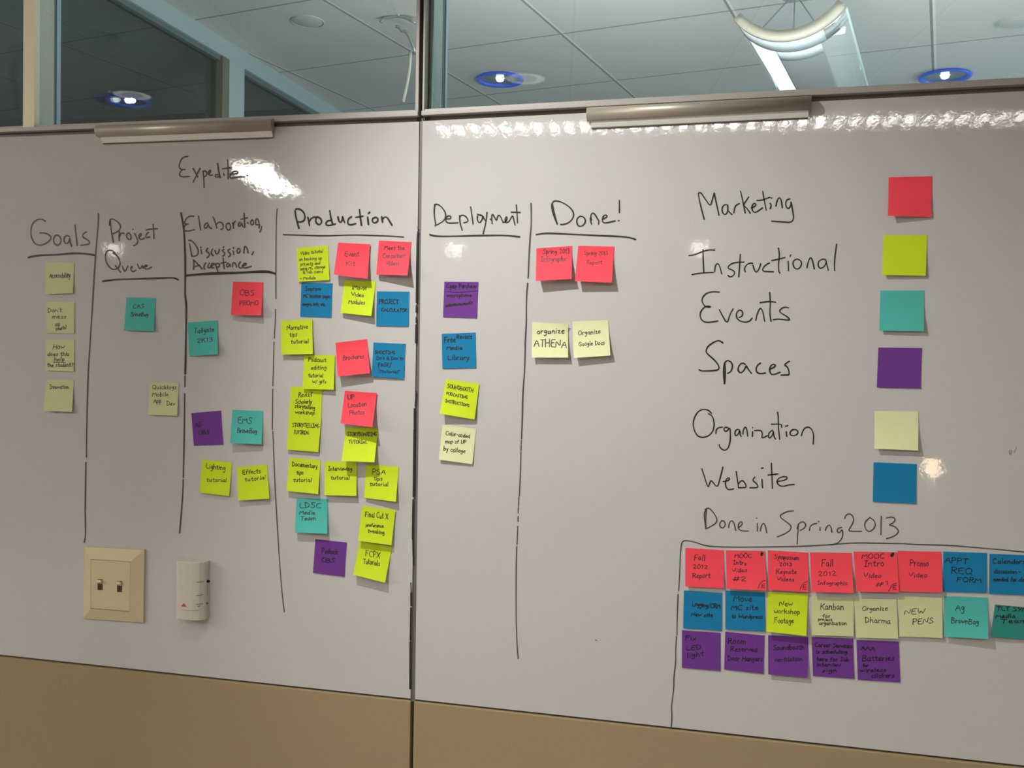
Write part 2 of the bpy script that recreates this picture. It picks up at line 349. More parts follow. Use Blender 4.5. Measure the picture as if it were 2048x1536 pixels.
# ------------------------------------------------------------------ the two clip rails on the slots
def clip_rail(px0, py0, px1, py1, label):
    a, b = B(px0, py0), B(px1, py1)      # top edge of the rounded profile
    o = empty('clip_rail', ((a.x+b.x)/2, 0, (a.z+b.z)/2), label, 'clip rail', 'clip rails hung on the slot above the boards')
    prof = [(-.011, .002), (-.0155, .0005), (-.0190, -.0025), (-.0212, -.0065), (-.0215, -.011), (-.0205, -.0155), (-.018, -.0195), (-.0145, -.0225), (-.010, -.0245), (-.0045, -.0245), (-.0045, .002)]
    bm = bmesh.new(); rr = [[bm.verts.new((e.x, y, e.z+z)) for y, z in prof] for e in (a, b)]
    n = len(prof)
    for k in range(n): bm.faces.new((rr[0][k], rr[0][(k+1) % n], rr[1][(k+1) % n], rr[1][k]))
    bm.faces.new(rr[0][::-1]); bm.faces.new(rr[1]); fix(bm)
    t = link('rail_body', bm, mat('clip_rail_metal', (.46, .41, .34), rough=.42, metal=.45), o)
    for p in t.data.polygons: p.use_smooth = len(p.vertices) == 4
    bm = bmesh.new(); hexa(bm, [(a.x+.007, -.004, a.z-.0365), (b.x-.004, -.004, b.z-.0365), (b.x-.004, -.010, b.z-.022), (a.x+.007, -.010, a.z-.022)], [(a.x+.007, -.001, a.z-.0365), (b.x-.004, -.001, b.z-.0365), (b.x-.004, -.006, b.z-.022), (a.x+.007, -.006, a.z-.022)])
    fix(bm, .0005); link('clip_strip', bm, mat('clip_strip_plastic', (.86, .83, .77), rough=.35), o)
    bm = bmesh.new(); hexa(bm, [(a.x+.009, -.0035, a.z-.0385), (b.x-.006, -.0035, b.z-.0385), (b.x-.006, -.0035, b.z-.0365), (a.x+.009, -.0035, a.z-.0365)], [(a.x+.009, -.0005, a.z-.0385), (b.x-.006, -.0005, b.z-.0385), (b.x-.006, -.0005, b.z-.0365), (a.x+.009, -.0005, a.z-.0365)])
    fix(bm); link('clip_lip', bm, GROOVE, o)
    return o
clip_rail(201, 255, 551, 241, 'grey clip rail on the slot above the Expedite heading')
clip_rail(1176, 220, 1622, 196.5, 'grey clip rail with bright strip above the right whiteboard')

# ------------------------------------------------------------------ pen strokes
def smooth(pts, it=2):
    pts = [Vector(p) for p in pts]
    if len(pts) < 3: return pts
    for _ in range(it):
        q = [pts[0]]
        for a, b in zip(pts, pts[1:]):
            q += [a*.75+b*.25, a*.25+b*.75]
        q.append(pts[-1]); pts = [q[0]]+q[2:-2]+[q[-1]] if len(q) > 5 else q
    return pts
def ribbon(bm, pts, width, mapf, it=2, vary=.12):
    p = smooth([(x, y) for x, y in pts], it)
    q = [p[0]]
    for v in p[1:]:
        if (v-q[-1]).length > .15: q.append(v)
    p = q
    if len(p) == 1: p = [p[0]+Vector((-.3, 0)), p[0]+Vector((.3, 0))]
    ph, L, R = random.random()*6, [], []
    hw = []
    for i, v in enumerate(p):
        d = p[min(i+1, len(p)-1)]-p[max(i-1, 0)]
        d = d.normalized() if d.length > 1e-6 else Vector((1, 0))
        n = Vector((-d.y, d.x)); h = width/2*(1+vary*math.sin(ph+i*.45))
        hw.append((d, n, h)); L.append(v+n*h); R.append(v-n*h)
    V = lambda v: bm.verts.new(mapf(v.x, v.y))
    def cap(v, d, n, h, s): return [V(v+n*h*math.cos(t)+d*s*h*math.sin(t)) for t in (math.pi*k/5 for k in range(1, 5))]
    lv, rv = [V(v) for v in L], [V(v) for v in R]
    for i in range(len(p)-1):
        bm.faces.new((lv[i], lv[i+1], rv[i+1], rv[i]))
    c = cap(p[-1], *hw[-1], 1); bm.faces.new([lv[-1]]+c+[rv[-1]])
    c = cap(p[0], *hw[0], -1); bm.faces.new([rv[0]]+c[::-1]+[lv[0]])
def nums(s):
    out = []
    for part in s.split('|'):
        v = [float(t) for t in part.replace(',', ' ').split()]
        out.append(list(zip(v[0::2], v[1::2])))
    return out
def write(parent, name, label, spec, width, ox=0, oy=0, sc=1.0, ink=None, it=2, off=.0004):
    if name in ('seam_marker_line', 'column_line') and '|' in spec:
        for st in spec.split('|'): write(parent, name, label, st, width, ox, oy, sc, ink, it, off)
        return
    bm = bmesh.new()
    for st in nums(spec):
        ribbon(bm, [(ox+x/sc, oy+y/sc) for x, y in st], width, lambda x, y: B(x, y, off), it)
    return tag(link(name, bm, ink or INK, parent), label)
G = INK_GREY
write(board_l, 'heading', 'faded handwritten heading Goals', '405 500 370 475 320 465 260 480 205 530 175 620 170 700 195 790 240 860 300 885 370 875 440 840 490 790 500 755 470 720 420 695 375 687 320 685|580 720 548 745 532 800 550 860 600 888 645 860 658 800 640 745 600 722 575 725|790 745 750 725 710 750 700 800 715 845 745 860 780 835 795 780|795 775 805 850 825 900|880 560 885 640 900 760 915 885|1060 672 1030 685 995 725 1010 760 1060 785 1105 820 1118 850 1090 868 1040 875 975 885', 3.0, 40, 380, 8, G)
write(board_l, 'underline', 'black line under Goals', '135 1080 200 1062 350 1042 560 1038 760 1020 900 1012 1030 1018 1120 1030 1200 1045', 3.8, 40, 380, 8)
write(board_l, 'heading', 'faded handwritten heading Project Queue', '322 150 330 240 345 380 375 515|312 240 318 160 350 138 410 165 470 215 490 260 480 310 430 355 350 385|470 345 465 400 468 490|468 420 490 375 535 365 545 380|610 365 585 390 585 430 610 470 645 475 660 440 650 395 620 365|715 375 735 420 760 470 765 510 745 550 700 570 695 568|685 305 690 308|790 425 815 410 825 385 805 375 785 405 785 450 805 472 850 465 870 450|935 360 905 380 888 420 900 445 955 430|1010 230 1015 300 1022 455|900 320 960 305 1080 300|400 690 360 650 310 640 265 660 245 720 250 800 280 880 330 935 385 955 430 940 470 900 485 850 465 780 430 730 390 700 365 688|405 890 440 940 490 995|520 905 535 950 555 985 580 960 600 900 605 900|650 930 680 915 665 900 648 930 665 980 700 985 735 965|760 865 775 910 800 945 825 915 835 880 845 910 850 930|860 905 910 905 920 885 890 882 870 905 880 940 920 950 985 915', 2.9, 180, 420, 8, G)
write(board_l, 'underline', 'black line under Queue', '205 1140 300 1128 420 1112 700 1105 1000 1095 1200 1088 1310 1085 1360 1092 1410 1115', 3.6, 180, 420, 8)
write(board_l, 'heading', 'handwritten heading Elaboration', '380 1060 330 1055 280 1075 240 1130 225 1165 245 1185 290 1185|260 1190 235 1210 215 1260 225 1290 270 1298 330 1290 390 1275|455 1055 470 1150 490 1275|600 1170 570 1175 545 1215 550 1250 580 1250 605 1215 610 1180 620 1230 665 1258|690 1075 715 1130 750 1250|745 1190 770 1160 810 1152 840 1175 855 1220 845 1260 815 1270|930 1170 900 1190 895 1230 915 1275 945 1285 970 1250 965 1200 940 1170|1000 1165 1010 1210 1015 1255|1010 1210 1020 1165 1045 1140|1120 1155 1095 1180 1090 1215 1115 1225 1140 1195 1145 1165 1160 1215 1170 1230|1185 1015 1190 1100 1195 1240|1130 1110 1190 1095 1240 1085|1240 1160 1250 1175|1310 1120 1290 1150 1290 1185 1310 1200 1335 1185 1340 1145 1320 1118|1375 1195 1370 1140 1375 1105 1400 1100 1420 1140 1425 1190|1375 1195 1425 1195|1430 1190 1425 1250|1465 1220 1462 1260 1440 1310', 2.8, 340, 300, 8, G)
write(board_l, 'heading', 'handwritten heading Discussion, Acceptance', '310 380 325 440 345 560 350 580|300 325 330 325 380 360 430 430 455 500 440 560 390 582 350 578|495 475 510 540|490 432 495 445|605 450 575 480 590 510 630 535 630 565 600 600 590 602|680 465 660 500 660 545 690 570|720 490 735 540 760 545 780 510 790 470|860 430 850 440|860 470 835 485 850 505 875 530 870 565 845 575|960 465 925 480 930 510 965 535 965 570 935 590|1010 495 1020 555|1012 440 1018 452|1095 455 1070 480 1075 525 1100 535 1125 500 1115 460 1095 455|1180 530 1185 470 1195 415 1220 430 1240 470 1248 525|1335 505 1325 530 1310 555|375 640 385 700 375 790|375 640 420 680 515 785|375 750 470 725|570 690 545 720 540 765 555 785|630 690 605 730 610 765 640 765|650 740 690 725 705 700 680 690 655 720 660 765 700 765|720 700 745 760 765 825|725 720 760 690 795 705 790 745 750 760|850 605 855 680 865 775|815 690 900 675|930 690 905 710 905 745 930 755 950 720 955 695 965 745|1000 750 1000 690 1030 680 1055 710 1065 755|1130 670 1100 700 1095 745 1120 770 1150 765|1150 735 1200 725 1225 700 1195 690 1165 715 1165 760 1210 770 1300 740', 2.9, 340, 440, 8, INK_GREY)
write(board_l, 'underline', 'thick black line under Acceptance', '250 890 400 875 600 860 870 850 1100 845 1350 830 1500 825 1600 832 1680 858', 5.0, 340, 440, 8)
write(board_l, 'heading', 'faded handwritten word Expedite', '285 100 230 108 180 145 150 220 145 270 165 305 200 315 245 310|200 318 165 345 150 390 165 425 220 432 310 422|370 295 410 370 445 430|480 295 440 370 370 515|530 350 540 450 545 600|525 345 560 330 590 360 585 410 540 430|620 380 650 360 650 320 625 330 612 380 635 410 680 400|765 395 735 390 715 425 750 435 790 420 800 440|760 215 775 330 800 440|860 380 865 405|920 155 930 300 930 460|840 300 970 285|960 385 1050 385 1095 365 1070 335 1010 345 965 395 955 440 985 455 1080 430 1190 430|1233 408 1240 410', 2.8, 340, 300, 8, G)
write(board_l, 'heading', 'black handwritten heading Production', '320 265 330 350 370 490|330 245 375 240 430 280 450 340 440 390 400 410 345 408|485 350 495 400 505 455|495 420 520 370 560 345 590 350|600 345 580 390 600 435 640 445 665 410 650 365 610 345|790 390 740 390 710 430 730 455 780 450 835 435|765 265 775 340 800 435|870 345 880 400 905 420 925 385 930 345|930 345 945 395 955 415|1040 345 1010 360 990 405 1005 445 1050 445 1095 430|1145 250 1155 340 1170 450|1100 350 1190 335|1250 350 1260 440|1275 285 1262 300|1350 350 1310 365 1310 410 1345 425 1385 395 1375 355 1345 348|1430 345 1440 410|1435 380 1465 345 1500 350 1530 400 1560 450', 3.5, 540, 380, 6.4)
write(board_l, 'underline', 'black line under Production', '170 572 300 575 500 582 700 588 900 580 1100 575 1300 582 1550 590 1710 602', 2.6, 540, 380, 6.4)
write(board_l, 'column_line', 'drawn line right of the Goals column', '196.5 427 197 440 194.3 471 191 508.6 187.6 564 184.3 619 180 686 176 750 174.8 794 173.2 861 172.8 914|171.7 925 171 971 170.4 1022|170.4 1024.5 171 1060 170.4 1077.7 168.2 1084.3', 2.7, ink=G)
write(board_l, 'column_line', 'thick drawn line left of the Elaboration column', '361.9 426 365 441 368 463 370 502 370.6 549 370 577 370 590 372.7 609 372.5 632 372 663.5 371.4 708 370.3 747.6', 3.6)
write(board_l, 'column_line', 'lower broken part of the Elaboration line', '369.8 752 369.8 773|369.2 787.6 368.7 860.7 367.6 905 366.5 954.8|366.3 959 365.8 982 363.6 1015.7 359.2 1065.5', 2.9, ink=G)
write(board_l, 'column_line', 'thin drawn line left of the Production column', '554 418 552.8 435.5 552 482 551.7 547.5 551.7 597|551 618.6 550 654 548.4 676|548 684 546.8 728 545.7 771.6|545.4 778.5 545 819.7 544.6 859|545.7 863 548.7 946.6 552.8 1023 558 1110.5 563.7 1184 568.6 1224', 2.2, ink=INK_BROWN)
write(board_l, 'seam_marker_line', 'broken thick black marker line beside the seam', '836 463 834.6 477.5 834 523 833 604.6|833 611 832.5 624|832.7 635 832.5 645|832.3 650 831.7 685|829.2 818 829 856|828.7 859 827.7 947.5 827.1 993|826.2 999.6 825.2 1062 825 1078|822.4 1186 822.4 1211|822 1216 821.2 1280|821 1284 820.2 1377', 3.6, it=1)
write(board_l, 'seam_marker_line', 'thin ends of the black marker line beside the seam', '832.6 783 830.2 812|825.4 1080 825.8 1105 826.9 1130|821.7 1165.4 822.4 1186|835.8 455.6 836.2 459', 2.0, it=1)
write(board_r, 'heading', 'black handwritten heading Deployment', '320 310 305 400 310 500 330 630 325 650|310 320 335 305 390 320 450 380 490 450 490 530 440 590 345 640|500 540 560 545 580 520 555 490 515 500 490 545 495 590 540 612 685 605|715 490 715 560 725 630 755 725|715 520 740 480 800 490 845 545 845 590 780 605|890 350 905 450 930 625|1000 470 1060 490|1000 500 995 550 1015 600 1045 600 1080 540 1085 490 1040 475|1085 500 1115 560 1130 570|1150 440 1145 520 1125 640 1090 780|1205 545 1215 555|1235 620 1225 520 1235 458 1275 520 1305 580 1320 500 1345 480 1370 510 1410 600|1410 600 1460 580 1475 520 1460 505 1440 540 1450 600|1450 600 1500 595 1540 520 1560 490 1575 530 1600 640|1620 320 1630 430 1640 605|1540 435 1680 440', 2.8, 830, 370, 8, INK)
write(board_r, 'underline', 'black line under Deployment', '240 795 300 815 420 822 650 820 900 812 1150 808 1400 805 1550 815 1670 830', 3.4, 830, 370, 8)
write(board_r, 'column_line', 'drawn line between the Deployment and Done columns', '1061.9 407 1062.5 420 1062.5 451 1060 476 1058 513.7 1056.3 556|1055.4 566.7 1053.3 587.5 1052.7 618.7 1052.7 645.8 1050.6 681 1050.2 705 1049 745.8 1045.4 787.5 1044.8 835.4 1042.9 877', 3.0, ink=G)
write(board_r, 'column_line', 'lower broken part of the Done line', '1042.5 880 1042.1 889|1042.1 891 1041.9 901|1041.7 904 1041.2 939.6 1038.7 991.7|1037.4 994 1037 1012.5|1036.6 1015 1036.4 1026|1036.2 1033 1036 1043|1035.6 1052.7 1034 1089|1033.5 1093 1032.3 1126.7 1031.9 1176.7 1032 1239 1034 1291 1036.3 1317', 2.3, ink=INK_BROWN)
write(board_r, 'heading', 'black handwritten heading Done with exclamation mark', '510 300 505 360 530 470 595 625|520 310 545 450 575 560 597 622|510 310 530 265 570 250 660 270 780 340 850 420 860 490 830 560 760 615 690 632 650 630|960 500 915 530 905 590 925 650 970 668 1030 630 1052 570 1020 510 965 498|1125 530 1130 580 1145 625|1140 560 1130 490 1150 450 1190 455 1240 540 1265 580 1255 625|1330 545 1380 520 1395 490 1370 478 1335 495 1315 550 1325 600 1370 610 1520 575|1590 245 1590 340 1590 440|1576 570 1584 572', 2.9, 1040, 370, 8, INK)
write(board_r, 'underline', 'black line under Done', '260 795 350 778 450 772 700 782 1000 797 1300 812 1500 818 1700 832 1790 850 1845 872', 3.4, 1040, 370, 8)
write(board_r, 'key_word', 'black handwritten word Marketing', '245 630 205 480 170 320 175 290 205 290 250 360 325 470 350 380 375 295|375 300 400 420 435 580|530 440 490 450 470 500 485 560 520 572 550 530 545 450|548 520 600 570|625 550 630 500 650 450 695 430|710 270 730 350 770 548|815 345 770 410 750 450|750 450 800 500 835 555|850 485 900 465 910 430 880 425 855 460 860 520 890 545 930 530 990 485|995 275 1010 370 1040 515|920 390 1000 385 1050 360 1085 350|1090 425 1105 455 1090 495|1105 358 1108 360|1165 460 1175 400 1200 350 1230 370 1245 480|1340 370 1300 380 1285 430 1300 485 1330 495 1355 450 1355 390 1370 480 1390 590 1385 640 1350 672 1260 665 1110 655', 2.7, 1370, 340, 6.4)
write(board_r, 'key_word', 'black handwritten word Instructional', '50 1095 130 1085 230 1040 300 1022 380 1025|230 1020 232 1150 240 1300|90 1338 200 1318 365 1310|380 1300 385 1230 410 1195 440 1215 470 1330|755 1178 650 1182 590 1200 545 1240 560 1265 620 1285 640 1320 610 1360 575 1370 550 1350|708 1080 700 1200 688 1365|770 1300 755 1260 790 1210 830 1190 865 1195|870 1220 890 1290 915 1312 945 1270 965 1215 968 1200|1080 1190 1030 1215 990 1265 1000 1295 1050 1300 1130 1302|1195 1000 1210 1080 1195 1200 1200 1300 1215 1318|1110 1160 1200 1140 1280 1120|1320 1170 1325 1290|1355 1085 1345 1105|1430 1140 1385 1160 1380 1220 1410 1265 1450 1268 1490 1225 1490 1165 1440 1140|1560 1250 1575 1180 1605 1110 1630 1150 1655 1265|1760 1140 1710 1165 1700 1220 1730 1265 1780 1240 1810 1180 1800 1145 1760 1140|1810 1190 1835 1285|1940 950 1920 1100 1910 1200 1915 1290', 2.6, 1370, 340, 6.4)
write(board_r, 'key_word', 'black handwritten word Events', '440 155 350 148 270 170 225 220 215 270 245 330 290 350 335 345 300 330 250 345 200 400 190 460 215 520 280 548 420 525|440 380 480 460 540 562 570 450 615 370|690 480 730 465 740 420 720 385 685 385 655 430 660 490 710 530 780 542 830 525 858 490|905 518 920 440 950 375 970 358 995 400 1020 528|1085 160 1092 300 1085 430 1100 528|960 290 1080 272 1160 285|1325 355 1280 345 1230 365 1205 400 1240 430 1310 470 1350 515 1280 510 1190 498 1130 508', 2.7, 1370, 560, 6.4)
write(board_r, 'key_word', 'black handwritten word Spaces', '485 805 450 780 415 775 350 805 290 850 265 910 285 945 350 1000 410 1060 440 1120 425 1150 360 1162 250 1165 205 1162 182 1150|505 1325 490 1200 500 1080 520 1040 555 1028 600 1060 610 1110 590 1170 545 1195|510 1080 515 1200 505 1325|770 1080 740 1060 700 1080 675 1140 690 1180 720 1190 760 1150 785 1090 800 1130 850 1195|965 1065 930 1085 905 1140 920 1185 965 1202 1030 1190|1085 1140 1140 1120 1160 1090 1130 1075 1095 1100 1080 1150 1095 1200 1130 1215 1215 1180|1335 1040 1300 1060 1270 1090 1310 1110 1330 1160 1335 1215 1290 1215 1230 1218', 3.0, 1370, 560, 6.4)
write(board_r, 'key_word', 'black handwritten word Organization', '338 235 310 200 250 178 185 195 130 260 102 350 110 430 150 520 220 548 300 525 355 470 375 390 365 310 340 260 300 240|395 490 400 440 430 415 480 410|555 425 530 410 500 420 500 455 525 468 555 445 575 410 582 520 575 610 550 685 510 710 470 695 440 660 438 635|690 440 650 445 635 490 650 530 690 490 700 440 705 510 718 530|740 500 745 450 770 405 790 430 802 528|865 470 862 528|865 415 868 420|890 455 960 450 985 470 990 510 980 548 1010 545 1050 522|1120 450 1075 480 1065 530 1080 555 1110 530 1130 480 1125 450 1140 540 1162 565|1185 220 1195 300 1195 420 1212 568|1105 375 1240 370 1235 412|1295 470 1302 528|1285 400 1315 393|1395 440 1350 460 1340 505 1380 525 1430 510 1450 470 1420 440 1370 442|1490 520 1505 460 1540 415 1590 408 1630 450 1648 520 1640 625', 2.6, 1370, 790, 6.4)
write(board_r, 'key_word', 'black handwritten word Website', '215 945 260 1080 295 1198 325 1095 345 1100 415 1190 445 1080 485 925|485 1108 545 1100 575 1075 555 1055 525 1080 515 1140 530 1195 570 1213 622 1200|655 980 670 1080 685 1188|680 1140 715 1095 750 1100 785 1160 780 1185 690 1188|895 1050 860 1090 900 1120 935 1160 925 1188 830 1188|985 1080 992 1185|978 938 1000 932|1105 875 1110 1000 1118 1195|1065 1025 1190 1010|1175 1108 1260 1095 1310 1070 1300 1045 1240 1045 1185 1075 1175 1120 1205 1160 1260 1172 1320 1150 1395 1145', 2.5, 1370, 790, 6.4)
write(board_r, 'heading', 'grey handwritten line Done in Spring 2013', '310 160 290 200 295 260 305 330|312 165 303 250 308 325|300 165 330 150 370 190 400 240 400 275 360 305 310 330|445 260 420 285 430 320 455 325 475 295 460 262 440 262|500 320 505 280 530 255 550 290 560 345|585 320 620 295 610 265 585 285 580 330 610 350 668 350|745 285 745 350|737 238 741 242|770 350 780 300 800 280 815 310 825 362|1055 178 1010 180 950 205 935 230 990 270 1030 300 1035 330 1000 365 915 400|1095 290 1090 380 1085 462|1085 330 1095 290 1130 265 1160 290 1150 325 1110 345|1190 345 1195 310 1220 290 1250 285|1280 320 1280 345|1266 267 1271 270|1325 345 1335 315 1360 295 1375 320 1382 360|1465 320 1430 325 1425 360 1450 365 1470 330 1475 380 1465 420 1430 455 1380 468 1345 468|1490 245 1500 215 1530 200 1560 220 1570 260 1545 310 1520 350 1560 352 1635 352|1700 240 1665 270 1660 310 1680 350 1715 355 1755 310 1745 260 1705 235|1803 225 1800 300 1800 382|1845 240 1890 228 1925 245 1910 280 1860 300 1910 305 1950 340 1945 370 1900 400 1848 415', 2.4, 1340, 980, 4.267, INK_GREY)
write(board_r, 'border_line', 'drawn border round the finished notes', '1357.3 1181.7 1359.3 1146 1360.6 1105.5 1363 1086 1368 1080.3 1387 1083 1410 1091.5 1434 1093.7 1481 1094.4 1541.5 1093.7 1598 1093 1656 1089.7 1691.5 1086.6 1724 1085.5 1762 1086.6 1804.6 1087 1834.7 1089.3 1896 1090.3 1944 1094.4 1998.8 1099 2048 1104 2110 1111|1356 1189.3 1354.3 1235 1353.8 1270.5|1353 1273 1351 1303.5 1351.7 1323.8 1347.4 1354.3 1347.9 1377 1342.8 1410 1344 1435.5 1342.3 1455.8', 2.3, ink=INK_GREY)
write(board_r, 'smudge', 'small grey smudge near the right edge', '2019 908 2025 903 2021 899 2017 905 2023 909|2033 893 2031 900 2028 905', 1.6, ink=mat('grey_smudge', (.30, .27, .24), rough=.6))
write(board_r, 'smudge', 'dark specks on the board', '1191 1280 1193.5 1280.5', 1.6, ink=INK_GREY)

# ------------------------------------------------------------------ one stroke alphabet for the notes (cap height 10, x height 6)
GL = {
'A': (8, '0 0 4 10 8 0|1.6 3.6 6.4 3.8'), 'B': (7, '0 0 0.2 10|0 9.8 5 9.6 5.6 7.4 3 5.4 0.4 5.2|3 5.2 6.6 4 6.4 1 3.4 -.2 0 0'), 'C': (7.5, '7 8.6 5 10 2 9 0 5 1.4 1.2 4 0 7 1'),
'D': (7.5, '.6 9.6 1 0|0 10 3.6 9.6 7 6.6 7 3 4 .4 .6 0'), 'E': (6.5, '6.4 9.8 .4 9.6 .4 5.2 .2 .2 6.4 0|.4 5.2 5 5.4'), 'F': (6.5, '6.6 9.8 .4 9.4|.8 9.6 .4 0|.6 5.2 4.8 5.4'),
'G': (8, '7 8.6 4.6 10 1.4 8.6 0 4.6 1.6 .8 4.4 0 7 2 7.2 4.6 4.4 4.8'), 'H': (7.5, '.4 10 .4 0|7 10 6.8 0|.4 5 7 5.2'), 'I': (5, '0 9.8 5 10|2.5 9.8 2.4 0|0 0 5 .2'), 'J': (6, '1.4 9.8 6 10|4.2 10 4.2 2 2.6 0 .4 1'),
'K': (7, '.4 10 .6 0|6.4 9.8 .8 4.8|2.4 5.8 7 0'), 'L': (6.2, '.8 10 .4 .2 6.2 .4'), 'M': (9, '0 0 1 9.8 4.4 3.6 7.8 9.8 9 0'), 'N': (7.6, '0 0 .6 9.8 6.8 .4 7.4 10'), 'O': (8, '4.4 10 1.2 8.6 0 5 1.4 1 4.2 0 7.2 2 8 5.6 6.4 9 4 10'),
'P': (6.8, '.4 10 .6 0|.2 9.4 4 10 6.6 8 5.6 5.6 2.6 4.8 .6 4.9'), 'Q': (8.4, '4.4 10 1.2 8.6 0 5 1.4 1 4.2 0 7.2 2 8 5.6 6.4 9 4 10|4.8 2.6 8.4 -1'), 'R': (7, '.4 10 .6 0|.2 9.4 4 10 6.4 8 5 5.8 .8 5|2.6 5.2 7 0'), 'S': (6.6, '6.2 8.8 4 10 1.4 9 1 7 3.6 5.4 6 3.6 5.6 1.2 3 0 0 1'),
'T': (7, '0 9.6 7 10|3.6 9.8 3.4 0'), 'U': (7.4, '.2 10 .4 3 2.2 0 5 .4 6.8 3.6 7 10'), 'V': (7.4, '0 10 3.4 0 7.4 10'), 'W': (10, '0 10 2.4 0 5 6.8 7.4 0 10 10'), 'X': (7.4, '.4 10 7 0|7.4 10 0 0'), 'Y': (7, '0 10 3.4 5|7 10 2.6 0'), 'Z': (7, '.4 9.8 6.6 9.8 0 .2 7 .2'),
'a': (5.4, '4.6 5 2.6 6 .4 4.4 .2 1.6 1.8 0 3.8 1.4 4.6 5 4.4 1.6 5.6 0'), 'b': (5.2, '.4 10 .4 .2|.4 4 2.6 6 5 4 4.4 1 2 0 .4 1'), 'c': (4.8, '4.6 5 2.6 6 .6 4.4 .2 2 1.8 0 4.8 .8'), 'd': (5.6, '4.6 5 2.4 6 .4 4 .4 1.2 2.2 0 4.4 2|5 10 4.6 3 5.4 0'),
'e': (5, '.6 3 4.2 3.4 4.4 5.2 2.6 6 .6 4.4 .2 2 2 0 5 1'), 'f': (4.6, '4.8 9 3.4 10 2.2 8.4 1.8 0|0 5.4 4.2 5.8'), 'g': (5.2, '4.6 5 2.4 6 .4 4.4 .6 2.2 2.6 1.6 4.4 4 4.6 5.6 4.6 0 3.6 -3.6 1.4 -4 .4 -2.6'), 'h': (5.4, '.6 10 .4 0|.5 3.6 2.6 6 4.4 5 5 0'),
'i': (2, '1 6 1 0|1 8.4 1.3 8.7'), 'j': (3, '2 6 2 -2 .4 -4|2 8.4 2.3 8.7'), 'k': (5.2, '.6 10 .4 0|4.8 6 .8 2.8|2 3.8 5 0'), 'l': (2, '1 10 .9 0'), 'm': (8.2, '.3 6 .4 0|.4 3.6 2.2 6 3.8 5 4 0|4 3.6 6 6 7.4 5 8 0'), 'n': (5.4, '.3 6 .4 0|.4 3.4 2.6 6 4.4 5 5 0'),
'o': (5.2, '2.8 6 .6 4.6 .2 2 1.8 0 4.2 .8 5 3.6 3.8 5.8 2.4 6'), 'p': (5.2, '.4 6 .5 -4|.4 4 2.6 6 5 4.4 4.4 1.2 2.2 .2 .5 1.2'), 'q': (5.2, '4.6 5 2.4 6 .4 4.2 .6 1.2 2.6 .2 4.4 3|4.8 6 4.6 -4'), 'r': (4, '.4 6 .5 0|.5 3.4 2 5.6 4 5.8'), 's': (4.4, '4 5.2 2.4 6 .6 4.8 2.2 3.2 4 1.8 2.8 0 .2 .4'),
't': (4.4, '2.2 9 2 1.2 3 0 4.4 .8|0 6 4.4 6.2'), 'u': (5.4, '.4 6 .4 2 1.8 0 3.8 1.2 4.6 6|4.6 5.6 4.8 1 5.4 0'), 'v': (5, '0 6 2.4 0 5 6'), 'w': (7.4, '0 6 1.8 0 3.6 4.6 5.4 0 7.4 6'), 'x': (5, '0 6 5 0|5 6 0 0'), 'y': (5, '.2 6 2.4 1|5 6 1.6 -4 .4 -4'), 'z': (5, '.2 5.8 4.6 5.8 0 .2 5 .4'),
'0': (6.4, '3.4 10 .8 8 .4 4 2 .4 4.6 .6 6 4.6 5 8.8 3 10'), '1': (3.4, '.4 8 2 10 1.9 0'), '2': (6.4, '.4 8 2.2 10 5 9 5.2 6.6 .2 .2 6.4 .4'), '3': (6, '.6 9 3 10 5.2 8.4 4.4 6 2 5.4 5.2 4.4 5.8 2 3.4 0 .4 .8'),
'&': (7, '6.8 0 1.4 7.6 2.8 10 4.6 8.2 .6 3 1.2 .6 3.6 0 6.6 4'), "'": (1.6, '1 10 .8 8'), '"': (3, '.6 10 .5 8|2.2 10 2.1 8'), '/': (4.4, '4.2 10.4 .2 -1.4'), '#': (7.4, '2.8 10 1.4 0|5.8 10 4.4 0|.6 6.8 7.4 7.2|0 3.2 6.8 3.6'),
',': (2, '1.2 .8 .4 -2'), '.': (1.8, '.8 .2 1.1 .4'), '-': (4, '.4 3.6 3.8 3.8'), '(': (3, '2.6 10.4 .6 6 .6 2 2.6 -1.4'), ')': (3, '.4 10.4 2.4 6 2.4 2 .4 -1.4'), '?': (5, '.4 8.4 2 10 4.6 8.6 4 6 2.2 4.6 2.2 3|2.2 .4 2.5 .6'), '!': (1.6, '.8 10 .7 3|.7 .2 .9 .4'), ' ': (3.4, '')}
GLP = {k: (v[0], nums(v[1]) if v[1] else []) for k, v in GL.items()}
def text_strokes(s, x0, y0, x1, y1, h):
    tot = sum(GLP[c][0] for c in s) + 1.5*(len(s)-1)
    L = math.hypot(x1-x0, y1-y0); kx = L/tot; ky = h/10.0
    ux, uy = (x1-x0)/L, (y1-y0)/L
    out, cur = [], 0.0
    for c in s:
        wd, strokes = GLP[c]
        jy = random.uniform(-.5, .5); jr = random.uniform(-.06, .06); js = random.uniform(.92, 1.08)
        for st in strokes:
            pts = []
            for gx, gy in st:
                gx += random.uniform(-.18, .18); gy = gy*js + random.uniform(-.18, .18)
                a = (cur+gx+gy*.06-gy*jr)*kx; b = (gy+jy+gx*jr)*ky
                pts.append((x0+ux*a+uy*b*.15, y0+uy*a-b))
            out.append(pts)
        cur += wd+1.5
    return out

